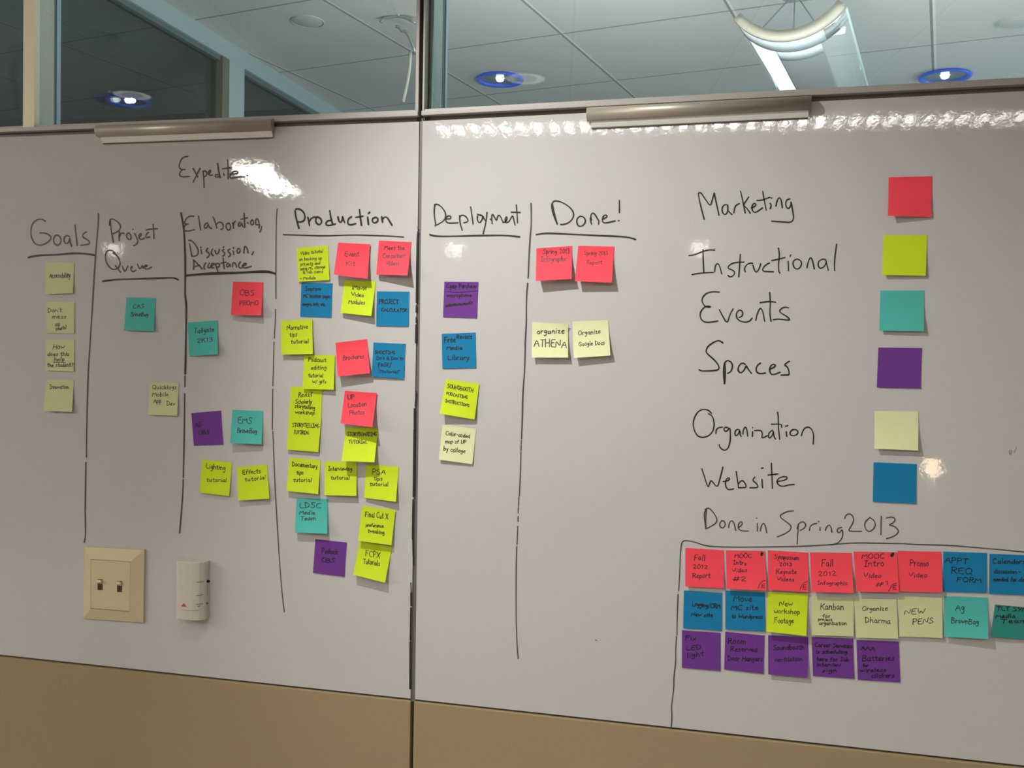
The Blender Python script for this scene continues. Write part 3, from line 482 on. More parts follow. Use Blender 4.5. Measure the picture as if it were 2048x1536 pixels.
# ------------------------------------------------------------------ sticky notes
def sticky(color, cn, label, texts=(), curl=(4, 4), base=.0006, group='sticky notes', pen=1.3, ink=None, extra=(), top=(0, 0)):
    """cn: TL TR BR BL photo pixels; curl: how far the two lower corners lift off the board (mm)"""
    TL, TR, BR, BL = [Vector(c) for c in zip(cn[0::2], cn[1::2])]
    N = 9; th = .00022
    cl, cr = curl[0]*1.1/1000, curl[1]*1.1/1000; tl_, tr_ = top[0]/1000, top[1]/1000
    def dist(u, v):
        k = max(0, (v-.16)/.84)
        return base + (cl*(1-u)+cr*u)*(k**1.7) + (tl_*(1-u)**4+tr_*u**4)*max(0, 1-v*3)**2
    def pix(u, v): return (TL*(1-u)+TR*u)*(1-v) + (BL*(1-u)+BR*u)*v
    def S(u, v, e=0):
        p = pix(u, v); return B(p.x, p.y, dist(u, v)+e)
    c0 = S(.5, 0)
    o = empty('sticky_note', (c0.x, c0.y, c0.z), label, 'sticky note', group)
    bm = bmesh.new(); gf, gb = [], []
    for j in range(N+1):
        gf.append([bm.verts.new(S(i/N, j/N, th)) for i in range(N+1)]); gb.append([bm.verts.new(S(i/N, j/N, 0)) for i in range(N+1)])
    for j in range(N):
        for i in range(N):
            bm.faces.new((gf[j][i], gf[j+1][i], gf[j+1][i+1], gf[j][i+1])); bm.faces.new((gb[j][i], gb[j][i+1], gb[j+1][i+1], gb[j+1][i]))
    ring = [(0, i) for i in range(N)]+[(j, N) for j in range(N)]+[(N, i) for i in range(N, 0, -1)]+[(j, 0) for j in range(N, 0, -1)]
    rf = [bm.verts.new(gf[j][i].co) for j, i in ring]; rb = [bm.verts.new(gb[j][i].co) for j, i in ring]
    for k in range(len(ring)):
        q = (k+1) % len(ring); bm.faces.new((rf[k], rf[q], rb[q], rb[k]))
    link('paper', bm, PAPER[color], o, True)
    def inv(x, y):
        u = v = .5
        for _ in range(12):
            p = pix(u, v); du = (TR-TL)*(1-v)+(BR-BL)*v; dv = (BL-TL)*(1-u)+(BR-TR)*u
            ex, ey = x-p.x, y-p.y; D = du.x*dv.y-du.y*dv.x
            u += (ex*dv.y-ey*dv.x)/D; v += (ey*du.x-ex*du.y)/D
        return u, v
    def mp(x, y):
        u, v = inv(x, y); u = min(max(u, .005), .995); v = min(max(v, .005), .995)
        return S(u, v, th+.00025)
    if texts or extra:
        bm = bmesh.new()
        if color in ('purple', 'blue'): pen *= 1.18
        for t in texts:
            for st in text_strokes(*t): ribbon(bm, st, pen, mp, 2, .15)
        for wd, pts in extra:
            if wd < 2: ribbon(bm, pts, wd, mp, 1, .1)
        link('handwriting', bm, ink or (INK if color in ('purple', 'blue', 'shaded_teal') else PEN), o)
    heavy = [e for e in extra if e[0] >= 2]
    if heavy:
        bm = bmesh.new()
        for wd, pts in heavy: ribbon(bm, pts, wd, mp, 1, .1)
        link('scribble' if len(heavy) > 1 else 'ink_dot', bm, INK, o)
    return o
GA, GP, GE, GD, GB = 'notes under Goals', 'notes under Production', 'notes under Elaboration', 'notes under Deployment and Done', 'notes in the finished border'
# Goals and Project Queue
sticky('tan', (91, 524.4, 148.5, 524.4, 145.9, 586.4, 89.9, 588.6), 'dull yellow note reading Accessibility, uppermost under Goals', [('Accessibility', 98.7, 556, 140.5, 555, 10)], (4, 3), group=GA)
sticky('tan', (92, 604, 149.2, 604, 148.5, 667, 93.6, 666), "dull yellow note reading Don't mess up (much), second under Goals", [("Don't", 95.4, 625, 123, 624, 8), ('mess', 104.3, 637.3, 132, 636.6, 8), ('up', 110, 652.8, 120, 651.7, 8), ('(much)', 111, 662, 132.6, 657, 7)], (1, 1), group=GA, ink=INK_BROWN)
sticky('tan', (92, 679.3, 149.2, 679.3, 147.4, 742.8, 91.4, 741.3), 'dull yellow note reading How does this help the student, third under Goals', [('How', 105.4, 698, 129, 698, 9), ('does this', 95, 712, 138, 711.4, 8), ('help', 108.3, 722.5, 129, 722, 8), ('the student?', 94.3, 734, 146.3, 733.6, 8)], (2, 2), group=GA, extra=[(1.6, [(107, 725), (131, 724.4)])])
sticky('tan', (92.8, 759, 148, 760, 144, 823.9, 87, 821.7), 'dull yellow note reading Innovation, lowest under Goals', [('Innovation', 99.4, 777.4, 137.5, 777.8, 8)], (9, 7), group=GA, ink=INK_BROWN)
sticky('teal', (253.2, 594.8, 311.7, 595.9, 307.5, 662.3, 248, 660.5), 'teal note reading CAS BrownBag under Project Queue', [('CAS', 265.8, 616.7, 287.5, 616.7, 9), ('BrownBag', 261.9, 632.2, 295.7, 632.8, 8)], (5, 5), group=GA)
sticky('tan', (298.6, 764.5, 357.7, 765.6, 354.4, 831.4, 296.4, 829.8), 'dull yellow note reading Quicklogs Mobile App Dev, low in Project Queue', [('Mobile', 304.6, 793.3, 336.7, 792.2, 8), ('App', 306.8, 806.6, 322.3, 805.5, 9), ('Dev', 333.4, 811.5, 349.5, 811.5, 9), ('Quicklogs', 304.6, 778.3, 353, 778.3, 8)], (4, 4), group=GA, pen=1.1)
# Elaboration
sticky('pink', (466, 563.5, 527, 564.6, 522.3, 630.8, 461.7, 629.9), 'pink note reading OBS Promo just under the Acceptance line', [('OBS', 480, 590.4, 507.9, 591.6, 11), ('PROMO', 479, 611, 516.4, 610.3, 9)], (9, 13), group=GE)
sticky('teal', (375, 645, 435, 640.8, 435.6, 708.2, 378.7, 712.6), 'teal note reading Tailgate 2K13 against the thick column line', [('Tailgate', 388, 667, 428, 663, 10), ('2K13', 394, 685.7, 425, 683.6, 9)], (3, 9), group=GE)
sticky('purple', (382.6, 826.2, 442, 821.2, 446, 888.8, 387.5, 891.4), 'purple note reading AG OBS under Elaboration', [('AG', 390, 855.2, 403, 853.7, 11), ('OBS', 397, 870.2, 419, 868, 9)], (1, 1), group=GE)
sticky('teal', (465, 819.6, 526.2, 822.2, 523.3, 888.8, 459.9, 886), 'teal note reading EMS BrownBag under Elaboration', [('EMS', 475.8, 847, 503.3, 846.6, 12), ('BrownBag', 475, 865.2, 513.3, 866.6, 9.5)], (13, 9), group=GE)
sticky('lime', (404.7, 919.2, 463.9, 925, 458.1, 992, 399, 985.5), 'lime note reading Lighting tutorial under Elaboration', [('Lighting', 411.9, 936.8, 450.5, 940.4, 10), ('tutorial', 413, 963.3, 453, 964, 8)], (5, 6), group=GE)
sticky('lime', (473.9, 934, 534, 929, 538.8, 997.4, 476.3, 1001), 'lime note reading Effects tutorial under Elaboration', [('Effects', 485, 949, 521, 946.4, 9), ('tutorial', 489.7, 963, 531, 958.3, 8)], (8, 7), group=GE)
# Production
sticky('lime', (593.2, 495.9, 655.9, 491, 659, 560, 596.7, 563.5), 'lime note crowded with small writing on a video tutorial, first under Production', [('Video tutorial', 601, 510.4, 646, 505, 7), ('on backing up', 598.1, 521.7, 643.7, 519, 6.5), ('projects and', 600.7, 531.6, 640, 528.8, 6.5), ('using MC storage', 600.3, 540.8, 650, 536, 6.5), ('& lab cams', 605.5, 547.6, 646, 545.5, 6.5), ('- Module', 600.3, 560, 631, 558.4, 7)], (4, 3), group=GP, pen=1.0)
sticky('pink', (676.4, 485.3, 740.5, 488.4, 734.8, 557.8, 667.5, 549.3), 'pink curled note reading Event Kit under Production', [('Event', 689.5, 512.2, 717.8, 512.5, 9), ('Kit', 691.6, 531.6, 710, 531.2, 9)], (16, 13), base=.003, group=GP)
sticky('pink', (757.9, 481, 823, 484.2, 814.8, 550.7, 752.5, 549.3), 'pink note reading Meet the Consultant Videos near the seam', [('Meet the', 768.8, 499.5, 809, 500.4, 9), ('Consultant', 765.2, 516, 810.3, 516, 9), ('Videos', 772.3, 530.2, 798, 530.2, 8)], (9, 20), group=GP)
sticky('blue', (602.7, 565.2, 665, 566.7, 662.3, 634.7, 600.3, 632.6), 'blue note reading Improve MC location pages under Production', [('Improve', 610.9, 581.2, 641.8, 581.2, 8), ('MC location pages', 607, 594.9, 661, 596, 7), ('images, info, etc.', 605, 610.9, 650.8, 611.6, 6.5)], (1, 1), group=GP, pen=1.1)
sticky('lime', (688.8, 560.6, 751.8, 562.7, 742.6, 632.1, 681.4, 625.8), 'lime note below Event Kit about video modules', [('iMovie', 704.3, 579, 732.7, 580.4, 9), ('Video', 702.6, 592.5, 727, 594.6, 8), ('Modules', 697.3, 607.4, 729.8, 609.5, 8.5)], (8, 13), group=GP)
sticky('blue', (753.9, 582.6, 819, 583.3, 816.9, 653, 752.2, 652), 'blue note reading Project Calculator near the seam', [('PROJECT', 758.2, 608, 796.4, 607.4, 8.5), ('CALCULATOR', 763, 622.9, 814, 624, 6.5)], (1, 1), group=GP)
sticky('lime', (562, 642, 624.6, 638.8, 625.8, 707.9, 562.7, 709.3), 'lime note reading Narrative tips tutorial under Production', [('Narrative', 574, 660, 615.8, 657.6, 9), ('tips', 579, 673.2, 594.2, 672.5, 8), ('tutorial', 581.4, 687.3, 617.3, 686, 8)], (6, 7), base=.003, group=GP)
sticky('pink', (671, 685.5, 734, 678.1, 739.7, 746.4, 675.3, 753.2), 'pink tilted note reading Brochures under Production', [('Brochures', 686, 720, 727.7, 716.4, 9)], (15, 13), group=GP)
sticky('blue', (747, 685, 811.3, 687.8, 807.7, 758.2, 743.3, 753), "blue note reading Shooting Do's and Don'ts beside Brochures", [('SHOOTING', 749.7, 707.6, 790, 708.6, 6.5), ("Do's & Don'ts", 753.2, 719.2, 806.3, 720, 7), ('PAGE/', 756, 733.4, 782.2, 734, 8), ('"tutorial"', 760, 745.5, 799, 746.8, 6)], (4, 2), group=GP, pen=1.05, extra=[(1.2, [(757, 730), (758, 744), (763, 745)])])
sticky('lime', (608.3, 709.3, 670, 711, 667.5, 779.4, 605, 778), 'lime note reading Podcast editing tutorial under Narrative tips', [('Podcast', 616.6, 722.7, 652, 724.2, 8), ('editing', 622.2, 739, 652.7, 738.3, 8), ('tutorial', 616.6, 754.6, 646.3, 754.6, 8), ('w/ gifs', 625, 766.6, 652, 766.6, 7)], (5, 7), base=.002, group=GP)
sticky('lime', (581.9, 773, 644.8, 775, 641.5, 843, 577, 840), 'lime note reading Revisit Scholarly storytelling workshop under Podcast editing', [('Revisit', 597, 794.9, 624.5, 792.8, 10), ('Scholarly', 590.8, 807.2, 623.2, 807.2, 8), ('storytelling', 589.4, 815.4, 629.7, 818.8, 7.5), ('workshop', 590.4, 827.7, 629, 829.4, 8)], (1, 1), group=GP)
sticky('lime', (577.8, 830.4, 642.7, 834.5, 636.6, 904.2, 573.7, 899.2), 'lime note lettered Storytelling Tutorial in capitals, overlapping the Revisit note', [('STORYTELLING', 584.6, 853.7, 638.6, 855.7, 8), ('TUTORIAL', 587.3, 868, 618.8, 868.7, 7.5)], (4, 4), base=.0025, group=GP)
sticky('pink', (689.9, 781.6, 753.9, 786, 744.6, 854.3, 681, 846.8), 'pink note reading UP Location Photos with curled lower edge', [('UP', 695.4, 799.7, 708.3, 799.4, 10), ('Location', 695.6, 815.4, 733, 812, 9.5), ('Photos', 698.8, 830.4, 728.9, 828.4, 9)], (15, 24), base=.003, group=GP)
sticky('lime', (692.3, 854.3, 756.5, 856, 748.7, 924.5, 683, 922), 'bright lime note lettered Storyboarding Tutorial below the location photos note', [('STORYBOARDING', 694.7, 872, 754, 872, 8), ('TUTORIAL', 697.4, 887.2, 734.3, 887.4, 7)], (22, 20), group=GP)
sticky('lime', (579, 914.8, 641.4, 920, 636.3, 988.2, 573, 981.8), 'lime note reading Documentary tips tutorial under Production', [('Documentary', 584.3, 932, 634.5, 936.6, 9), ('tips', 592.8, 948.5, 606.8, 949.2, 8), ('tutorial', 586.3, 963.6, 622.9, 964.3, 8)], (9, 9), group=GP)
sticky('lime', (650, 922.6, 713.8, 924.6, 712.7, 991.9, 648.6, 990.2), 'lime note reading Interviewing tutorial under Production', [('Interviewing', 656.4, 941.3, 703.8, 941.3, 8), ('tutorial', 661.2, 958.8, 699.2, 959.5, 8)], (9, 9), group=GP)
sticky('lime', (732.3, 928, 797.6, 933.5, 791.7, 1003.5, 728.4, 995.7), 'lime note reading PSA tips tutorial near the seam', [('PSA', 743.9, 948.5, 770.6, 949, 11), ('tips', 747.3, 960.2, 764.4, 960.8, 8), ('tutorial', 739, 971.4, 776.7, 972.5, 8)], (5, 11), group=GP)
sticky('teal', (593.2, 996.4, 656, 997.8, 654.3, 1067.5, 589.8, 1064.8), 'teal note reading LDSC Media Team under Production', [('LDSC', 598.7, 1015.5, 642, 1016.2, 10.5), ('Media', 599, 1029, 629.5, 1028.5, 7.5), ('Team', 600.3, 1040.8, 631.8, 1040.2, 8)], (11, 11), group=GP)
sticky('purple', (630.8, 1078.2, 693.7, 1085, 688.5, 1153.4, 625.9, 1145.7), 'purple note with two lines ending in OBS, lowest purple under Production', [('Pollock', 643.7, 1106.5, 675.5, 1108.5, 10), ('OBS', 642.7, 1124.2, 668.7, 1125.2, 9)], (1, 1), group=GP)
sticky('lime', (724.8, 1012, 791, 1020.3, 782.9, 1090.5, 715.9, 1081.5), 'lime note ending preference tweaking, lower right under Production', [('Final Cut X', 730.2, 1033.3, 776, 1038.8, 11), ('preference', 731.6, 1053, 767, 1055.2, 7), ('tweaking', 735.7, 1064.8, 768.5, 1068.9, 8)], (8, 7), base=.003, group=GP)
sticky('lime', (719.3, 1082.5, 784.2, 1093.5, 769.9, 1165.3, 706.3, 1149.5), 'lime note ending Tutorials, lowest right under Production', [('FCPX', 730.9, 1111.3, 759.6, 1116, 12), ('Tutorials', 726, 1127, 759.6, 1131.8, 10.5)], (12, 12), group=GP)
# Deployment
sc_ = [(892, 612), (905, 607), (898, 612), (914, 606), (908, 612), (924, 606), (918, 611), (934, 605), (928, 610), (938, 606)]
sticky('purple', (888.6, 563.4, 956.9, 564.2, 953.2, 635.8, 886, 633.8), 'purple note reading Equip Purchase with a scribbled out line', [('Equip Purchase', 892.6, 576, 952.4, 576, 8.5), ('microphone', 893.9, 594.2, 942.8, 593.4, 7), ('ts', 938, 608, 945, 608, 7)], (1, 1), group=GD, extra=[(1.3, [(893.9, 583), (912, 585), (935, 583.4), (955, 581.5)]), (3.0, sc_), (2.4, [(892, 613), (915, 610), (937, 608)])])
sticky('blue', (883.4, 667.6, 951.1, 665, 952, 735.8, 884.7, 737.1), 'blue note reading Free Revisit Media Library under Deployment', [('Free', 888, 685.3, 911, 684.5, 12), ('Revisit', 912.9, 677.5, 943.3, 677.5, 8), ('Media', 893.3, 699.4, 923.8, 699.4, 8), ('Library', 895.2, 719.7, 938, 719.7, 9.5)], (1, 1), group=GD)
sticky('lime', (891.8, 758.2, 958.4, 767.9, 949, 839, 879.5, 827.2), 'lime note reading Soundbooth Podcasting Instructions under Deployment', [('SOUNDBOOTH', 894.6, 775.7, 946, 784.8, 8), ('PODCASTING', 892.6, 789.5, 935, 797.8, 6), ('INSTRUCTIONS', 890.7, 804.3, 938, 814, 6)], (13, 5), base=.002, group=GD)
sticky('cream', (884.7, 849.9, 952.4, 857.7, 944.6, 928.5, 877.4, 919.4), 'pale cream note reading Color-coded map, lowest under Deployment', [('Color-coded', 891.3, 870.2, 939.4, 876, 8), ('map of UP', 890.7, 886.4, 932.4, 887.7, 7.5), ('by college', 887.3, 901.5, 930.3, 905.9, 8.5)], (5, 3), group=GD)
# Done
sticky('pink', (1073, 496.6, 1144, 491.8, 1143.2, 557.8, 1071.3, 562), 'pink note reading Spring 2013 Infographic under Done', [('Spring 2013', 1085.7, 507.4, 1139, 507, 10), ('Infographic', 1082, 523.2, 1133, 522.3, 10)], (17, 15), group=GD)
sticky('pink', (1156.4, 491.5, 1228.7, 493.2, 1223.6, 565.5, 1149.7, 562.4), 'pink note reading Spring 2013 Report under Done', [('Spring 2013', 1168.3, 509.6, 1215.2, 510.5, 8), ('Report', 1172.8, 529, 1203.8, 528.2, 8)], (16, 13), group=GD, pen=1.0)
sticky('cream', (1064.5, 644.2, 1136, 648, 1136, 715.2, 1063.4, 715.2), 'pale cream note with big capitals under the small word organize', [('organize', 1073.8, 667.5, 1128.3, 666.2, 10), ('ATHENA', 1068, 693.2, 1132.7, 695, 15)], (9, 9), group=GD, pen=1.7, top=(0, 7))
sticky('cream', (1144.6, 643.3, 1216.3, 640, 1220.7, 711, 1147.5, 716), 'pale cream note with small writing Organize and Docs under Done', [('Organize', 1156.4, 670.9, 1200.8, 667, 9), ('Google Docs', 1157.6, 692.4, 1209.2, 689, 8.5)], (11, 9), group=GD)
# colour key
for colr, cn, curl, lab in (
 ('pink', (1777.3, 354.5, 1864.3, 352.3, 1862.4, 434, 1776, 431.5), (11, 3), 'blank pink note beside the word Marketing'),
 ('lime', (1767, 470.5, 1854.5, 470, 1851.5, 551.5, 1764.3, 550), (6, 4), 'blank lime note beside the word Instructional'),
 ('teal', (1760.6, 581.2, 1848, 580.7, 1847.5, 662.6, 1759, 661.5), (5, 6), 'blank teal note beside the word Events'),
 ('purple', (1756.6, 695, 1843.8, 696, 1840.8, 776.8, 1753.6, 774.6), (1, 1), 'blank purple note beside the word Spaces'),
 ('cream', (1749, 822, 1836.8, 822.4, 1836.2, 901, 1748.6, 897.5), (7, 7), 'blank cream note beside the word Organization'),
 ('blue', (1747.2, 924.6, 1833.5, 928.2, 1832, 1007.4, 1745.4, 1003.4), (1, 1), 'blank blue note beside the word Website')):
    sticky(colr, cn, lab, (), curl, group='colour key notes')
# finished notes
sticky('pink', (1371, 1095.7, 1447.8, 1100.5, 1447.8, 1176.8, 1370.5, 1172.7), 'pink note reading Fall 2012 Report in the top left of the border', [('Fall', 1388.3, 1121, 1410, 1121, 12), ('2012', 1385.3, 1136.7, 1415, 1138, 8), ('Report', 1385.3, 1156, 1420.4, 1155.9, 10)], (6, 4), group=GB)
def corner_e(ax, ex, ey, h):
    return [(1.3, ax), (1.3, [(ex+7, ey-h), (ex+1, ey-h+.4), (ex+.6, ey-h/2), (ex, ey), (ex+7, ey-.4)]), (1.3, [(ex+.8, ey-h/2), (ex+6, ey-h/2)])]
sticky('pink', (1451.9, 1100.5, 1529.8, 1102, 1533.2, 1181.2, 1453.2, 1177.8), 'pink note reading MOOC Intro Video #2 with a black dot', [('MOOC', 1469.2, 1115.8, 1503, 1116.2, 9), ('Intro', 1466.2, 1129.2, 1492.9, 1130.6, 8.5), ('Video', 1464.2, 1144.3, 1493.8, 1144.3, 8), ('#2', 1465.5, 1162.7, 1491.5, 1162, 9)], (7, 7), base=.001, group=GB,
       extra=[(5.4, [(1524, 1106.5), (1523, 1110)])]+corner_e([(1516, 1177), (1519.5, 1167.5), (1526, 1161.6), (1530.5, 1160.9)], 1523, 1175.7, 8))
sticky('pink', (1535.5, 1100.5, 1616.6, 1105.3, 1616.6, 1184.6, 1536.6, 1179.8), 'pink note reading Symposium 2013 Keynote Videos', [('Symposium', 1548.2, 1117.6, 1597.7, 1119.6, 8.5), ('2013', 1558.5, 1132, 1583.8, 1132, 6.5), ('Keynote', 1553, 1147.7, 1592.7, 1147.7, 9), ('Videos', 1553.7, 1162, 1587.9, 1162.7, 8)], (6, 5), group=GB,
       extra=corner_e([(1599.5, 1179.8), (1603, 1171.6), (1608.4, 1164.8), (1615, 1163.4)], 1605.5, 1178.4, 9))
sticky('pink', (1619.8, 1104.6, 1703.2, 1106, 1706.9, 1186, 1623.2, 1183.9), 'pink note reading Fall 2012 Infographic', [('Fall', 1643, 1133.3, 1666.3, 1133.3, 14), ('2012', 1635.8, 1151.8, 1671.8, 1151.8, 9), ('Infographic', 1634.9, 1169.6, 1694.3, 1170.2, 8)], (9, 9), group=GB)
sticky('pink', (1707, 1103.2, 1793.5, 1104.3, 1798.3, 1185, 1712.4, 1183.2), 'pink note reading MOOC Intro Video #1 with a black dot', [('MOOC', 1723.7, 1117.6, 1768.9, 1117.2, 10), ('Intro', 1727.8, 1132.6, 1767.9, 1132.6, 12), ('Video', 1727.2, 1155.2, 1762.4, 1155.9, 9.5), ('#1', 1750.4, 1174.3, 1777.7, 1170.2, 9)], (7, 7), base=.0014, group=GB,
       extra=[(5.6, [(1785.5, 1107.8), (1783.5, 1111)])]+corner_e([(1777.7, 1182.3), (1781.2, 1174.3), (1787.3, 1167.5), (1793, 1166.6)], 1785.5, 1178.7, 8))
sticky('pink', (1794.8, 1101.6, 1882.6, 1103.4, 1884.6, 1185.3, 1797.8, 1182.8), 'pink note reading Promo Video at the right end of the pink row', [('Promo', 1819.7, 1132, 1856.8, 1132.6, 13), ('Video', 1817.6, 1154.5, 1853.8, 1155, 9.5)], (5, 6), group=GB)
sticky('blue', (1886.4, 1103.2, 1973.9, 1106, 1973.5, 1186, 1886.4, 1183.2), 'blue note reading APPT REQ FORM in the top row', [('APPT', 1889.4, 1125, 1935.2, 1127.9, 11), ('REQ', 1902.4, 1147, 1944, 1148.4, 12), ('FORM', 1913.3, 1163.4, 1962.6, 1166, 10)], (1, 1), group=GB)
sticky('blue', (1979, 1107.3, 2066, 1111, 2065, 1191.5, 1977.9, 1187.3), 'blue note reading Calendars, cut off by the right edge', [('Calendars', 1985.1, 1127.2, 2050, 1128, 9.5), ('discussion -', 1987.9, 1146.3, 2041, 1147, 7.5), ('needed for class', 1987.2, 1162, 2058, 1164, 8)], (1, 1), group=GB)
sticky('blue', (1367.8, 1180.9, 1444.8, 1186, 1443.7, 1261.8, 1366.1, 1256.4), 'blue note reading Logging CRM New site', [('Logging/CRM', 1383.9, 1211.9, 1440.2, 1217.4, 9.5), ('New site', 1382.8, 1232.4, 1425.2, 1233.8, 8)], (1, 1), group=GB)
sticky('blue', (1450.5, 1181, 1530.2, 1185, 1529.4, 1263, 1450.5, 1258.4), 'blue note reading Move MC site in the middle row', [('Move', 1466.9, 1202.4, 1503.8, 1203.7, 12), ('MC site', 1462.1, 1219.5, 1516.1, 1220, 10), ('to Wordpress', 1462.8, 1235.9, 1525, 1238, 8)], (2, 2), group=GB)
sticky('lime', (1536, 1183.6, 1616, 1188, 1612.5, 1272, 1532.5, 1263.2), 'lime note reading New workshop Footage', [('New', 1558.5, 1212, 1585.2, 1212.3, 10), ('workshop', 1547.6, 1226.3, 1599.5, 1228.3, 9), ('Footage', 1549, 1246, 1587.2, 1246.8, 10.5)], (8, 8), base=.002, group=GB)
sticky('tan', (1622.6, 1192.8, 1707.3, 1196, 1707.3, 1272.8, 1624, 1270.3), 'cream note reading Kanban for project organization', [('Kanban', 1640.7, 1219.5, 1686.8, 1219.5, 13), ('for', 1644.4, 1235.9, 1660.2, 1235.9, 8), ('project', 1636.2, 1240.5, 1664, 1242.5, 5), ('organization', 1638.3, 1249.5, 1693, 1250.2, 7.5)], (4, 3), group=GB)
sticky('tan', (1708, 1197.6, 1792.8, 1198.3, 1796.5, 1277.6, 1712.4, 1275.2), 'cream note reading Organize Dharma', [('Organize', 1724.2, 1221.5, 1775, 1220.8, 9), ('Dharma', 1729.9, 1244.8, 1780.5, 1247.5, 11)], (4, 4), base=.001, group=GB)
sticky('tan', (1797, 1192, 1884, 1196.2, 1885.3, 1276.2, 1798.5, 1273), 'cream note reading NEW PENS', [('NEW', 1808.7, 1229.7, 1849, 1227, 11), ('PENS', 1825, 1249.6, 1866, 1246.1, 11)], (4, 4), group=GB)
sticky('teal', (1888, 1191.9, 1975.8, 1195.5, 1976.2, 1278.3, 1888, 1273.5), 'teal note reading Ag BrownBag', [('Ag', 1910.6, 1221.5, 1929, 1221.5, 14), ('BrownBag', 1903, 1246, 1957, 1248.9, 11)], (6, 10), group=GB)
sticky('shaded_teal', (1989.9, 1209, 2070, 1216.5, 2068, 1280.5, 1981.3, 1273.5), 'shaded teal note reading Media Team, cut off by the right edge', [('TLT SYM', 1993.3, 1221, 2054, 1223, 8), ('Media', 1991.3, 1235.9, 2030, 1235.2, 7.5), ('Team', 2001.5, 1246.1, 2054, 1246, 8.5)], (4, 4), group=GB, pen=1.8, ink=INK)
sticky('purple', (1363.9, 1260.3, 1441.2, 1265.7, 1440.8, 1341.9, 1363.7, 1335.5), 'purple note reading Fix LED light', [('Fix', 1370.8, 1280, 1391.3, 1282, 10), ('LED', 1371.7, 1300.6, 1402.2, 1298.5, 9), ('light', 1374.2, 1315.6, 1407, 1311, 10)], (1, 1), group=GB)
sticky('purple', (1450.5, 1263.4, 1529.4, 1271, 1527, 1347.8, 1448.3, 1338.9), 'purple note reading Room Reserved Door Hangers', [('Room', 1455.5, 1287.6, 1491, 1287, 11), ('Reserved', 1461, 1302.6, 1514.3, 1303.3, 9.5), ('Door Hangers', 1455.5, 1321, 1524.6, 1322.5, 9.5)], (1, 1), group=GB)
sticky('purple', (1536.2, 1270.2, 1616.5, 1274.6, 1615.9, 1355.6, 1536.6, 1348.7), 'purple note reading Soundbooth ventilation', [('Soundbooth', 1545.8, 1300, 1608.7, 1299.2, 10), ('ventilation', 1549.2, 1323.8, 1604.6, 1321.8, 9)], (5, 5), group=GB)
sticky('purple', (1623.3, 1273.5, 1706.3, 1277.3, 1708.6, 1357.6, 1625.9, 1351.9), 'purple note with five crowded lines beginning Career Services', [('Career Services', 1629.7, 1293.8, 1703.6, 1295.8, 8), ('is scheduling', 1631.8, 1306.7, 1694, 1307.4, 7), ('here for Job', 1633.8, 1321.8, 1697.4, 1323, 8), ('interview', 1633, 1332.7, 1681.7, 1332.7, 6.5), ('sign', 1644, 1344.3, 1673.5, 1344.3, 7)], (1, 1), group=GB, pen=1.4)
sticky('purple', (1712.9, 1279.8, 1797.6, 1283.2, 1800.2, 1364.8, 1715.5, 1359.4), 'purple note reading AAA Batteries, rightmost of the purple row', [('AAA', 1722, 1299.9, 1749.4, 1302, 10), ('Batteries', 1724.8, 1322.5, 1788.3, 1320.4, 11), ('for', 1726, 1334, 1736, 1334, 6), ('wireless', 1720.7, 1345, 1772, 1343, 8), ('clickers', 1743.2, 1355.3, 1787.7, 1354.6, 8)], (1, 1), group=GB, pen=1.4)

# ------------------------------------------------------------------ light switch plate
def rect(px): return [B(*p) for p in px]
sw = rect([(169.6, 1235.5), (289, 1243.8), (291.6, 1099), (172.2, 1092.6)])    # BL BR TR TL
ins = rect([(188.4, 1214.6), (265.8, 1221), (267.6, 1121), (188.6, 1115.8)])
swo = empty('light_switch', (sum(p.x for p in sw)/4, 0, sum(p.z for p in sw)/4), 'ivory double light switch plate low on the left whiteboard', 'light switch')
bm = bmesh.new()
r0 = [bm.verts.new((p.x, -.0004, p.z)) for p in sw]; r1 = [bm.verts.new((p.x, -.0055, p.z)) for p in sw]
r2 = [bm.verts.new((p.x, -.0125, p.z)) for p in ins]; r3 = [bm.verts.new((p.x, -.0105, p.z)) for p in ins]
for a, b in ((r0, r1), (r1, r2), (r2, r3)):
    for k in range(4): bm.faces.new((a[k], a[(k+1) % 4], b[(k+1) % 4], b[k]))
fix(bm); link('cover_frame', bm, IVORY, swo)
g = .0012
bm = bmesh.new(); q = [Vector((p.x+(g if i in (0, 3) else -g)*.4, 0, p.z+(g if i < 2 else -g))) for i, p in enumerate(ins)]
slab(bm, q, -.0122, -.002); fix(bm, .0004); link('switch_insert', bm, IVORY, swo)
bm = bmesh.new(); slab(bm, ins, -.0098, -.001); fix(bm); link('insert_groove', bm, mat('insert_gap', (.22, .17, .07)), swo)
for x0, x1, y0, y1 in ((202.4, 212.2, 1156.5, 1177.5), (241.2, 250.8, 1160, 1181.5)):
    a = rect([(x0, y1), (x1, y1), (x1, y0), (x0, y0)])
    bm = bmesh.new(); slab(bm, a, -.0126, -.004); fix(bm); link('toggle_slot', bm, mat('slot_brown', (.045, .028, .014), rough=.5), swo)
    x_0, x_1, zt, zb = a[0].x+.0008, a[1].x-.0008, a[3].z, a[0].z; h = zt-zb
    bm = bmesh.new(); hexa(bm, [(x_0, -.019, zb+h*.80), (x_1, -.019, zb+h*.80), (x_1, -.018, zt+.0005), (x_0, -.018, zt+.0005)], [(x_0-.0004, -.0115, zb+h*.58), (x_1+.0004, -.0115, zb+h*.58), (x_1+.0004, -.0115, zt-.001), (x_0-.0004, -.0115, zt-.001)]); fix(bm, .0008)
    link('toggle', bm, mat('toggle_ivory', (.78, .70, .46), rough=.35), swo)

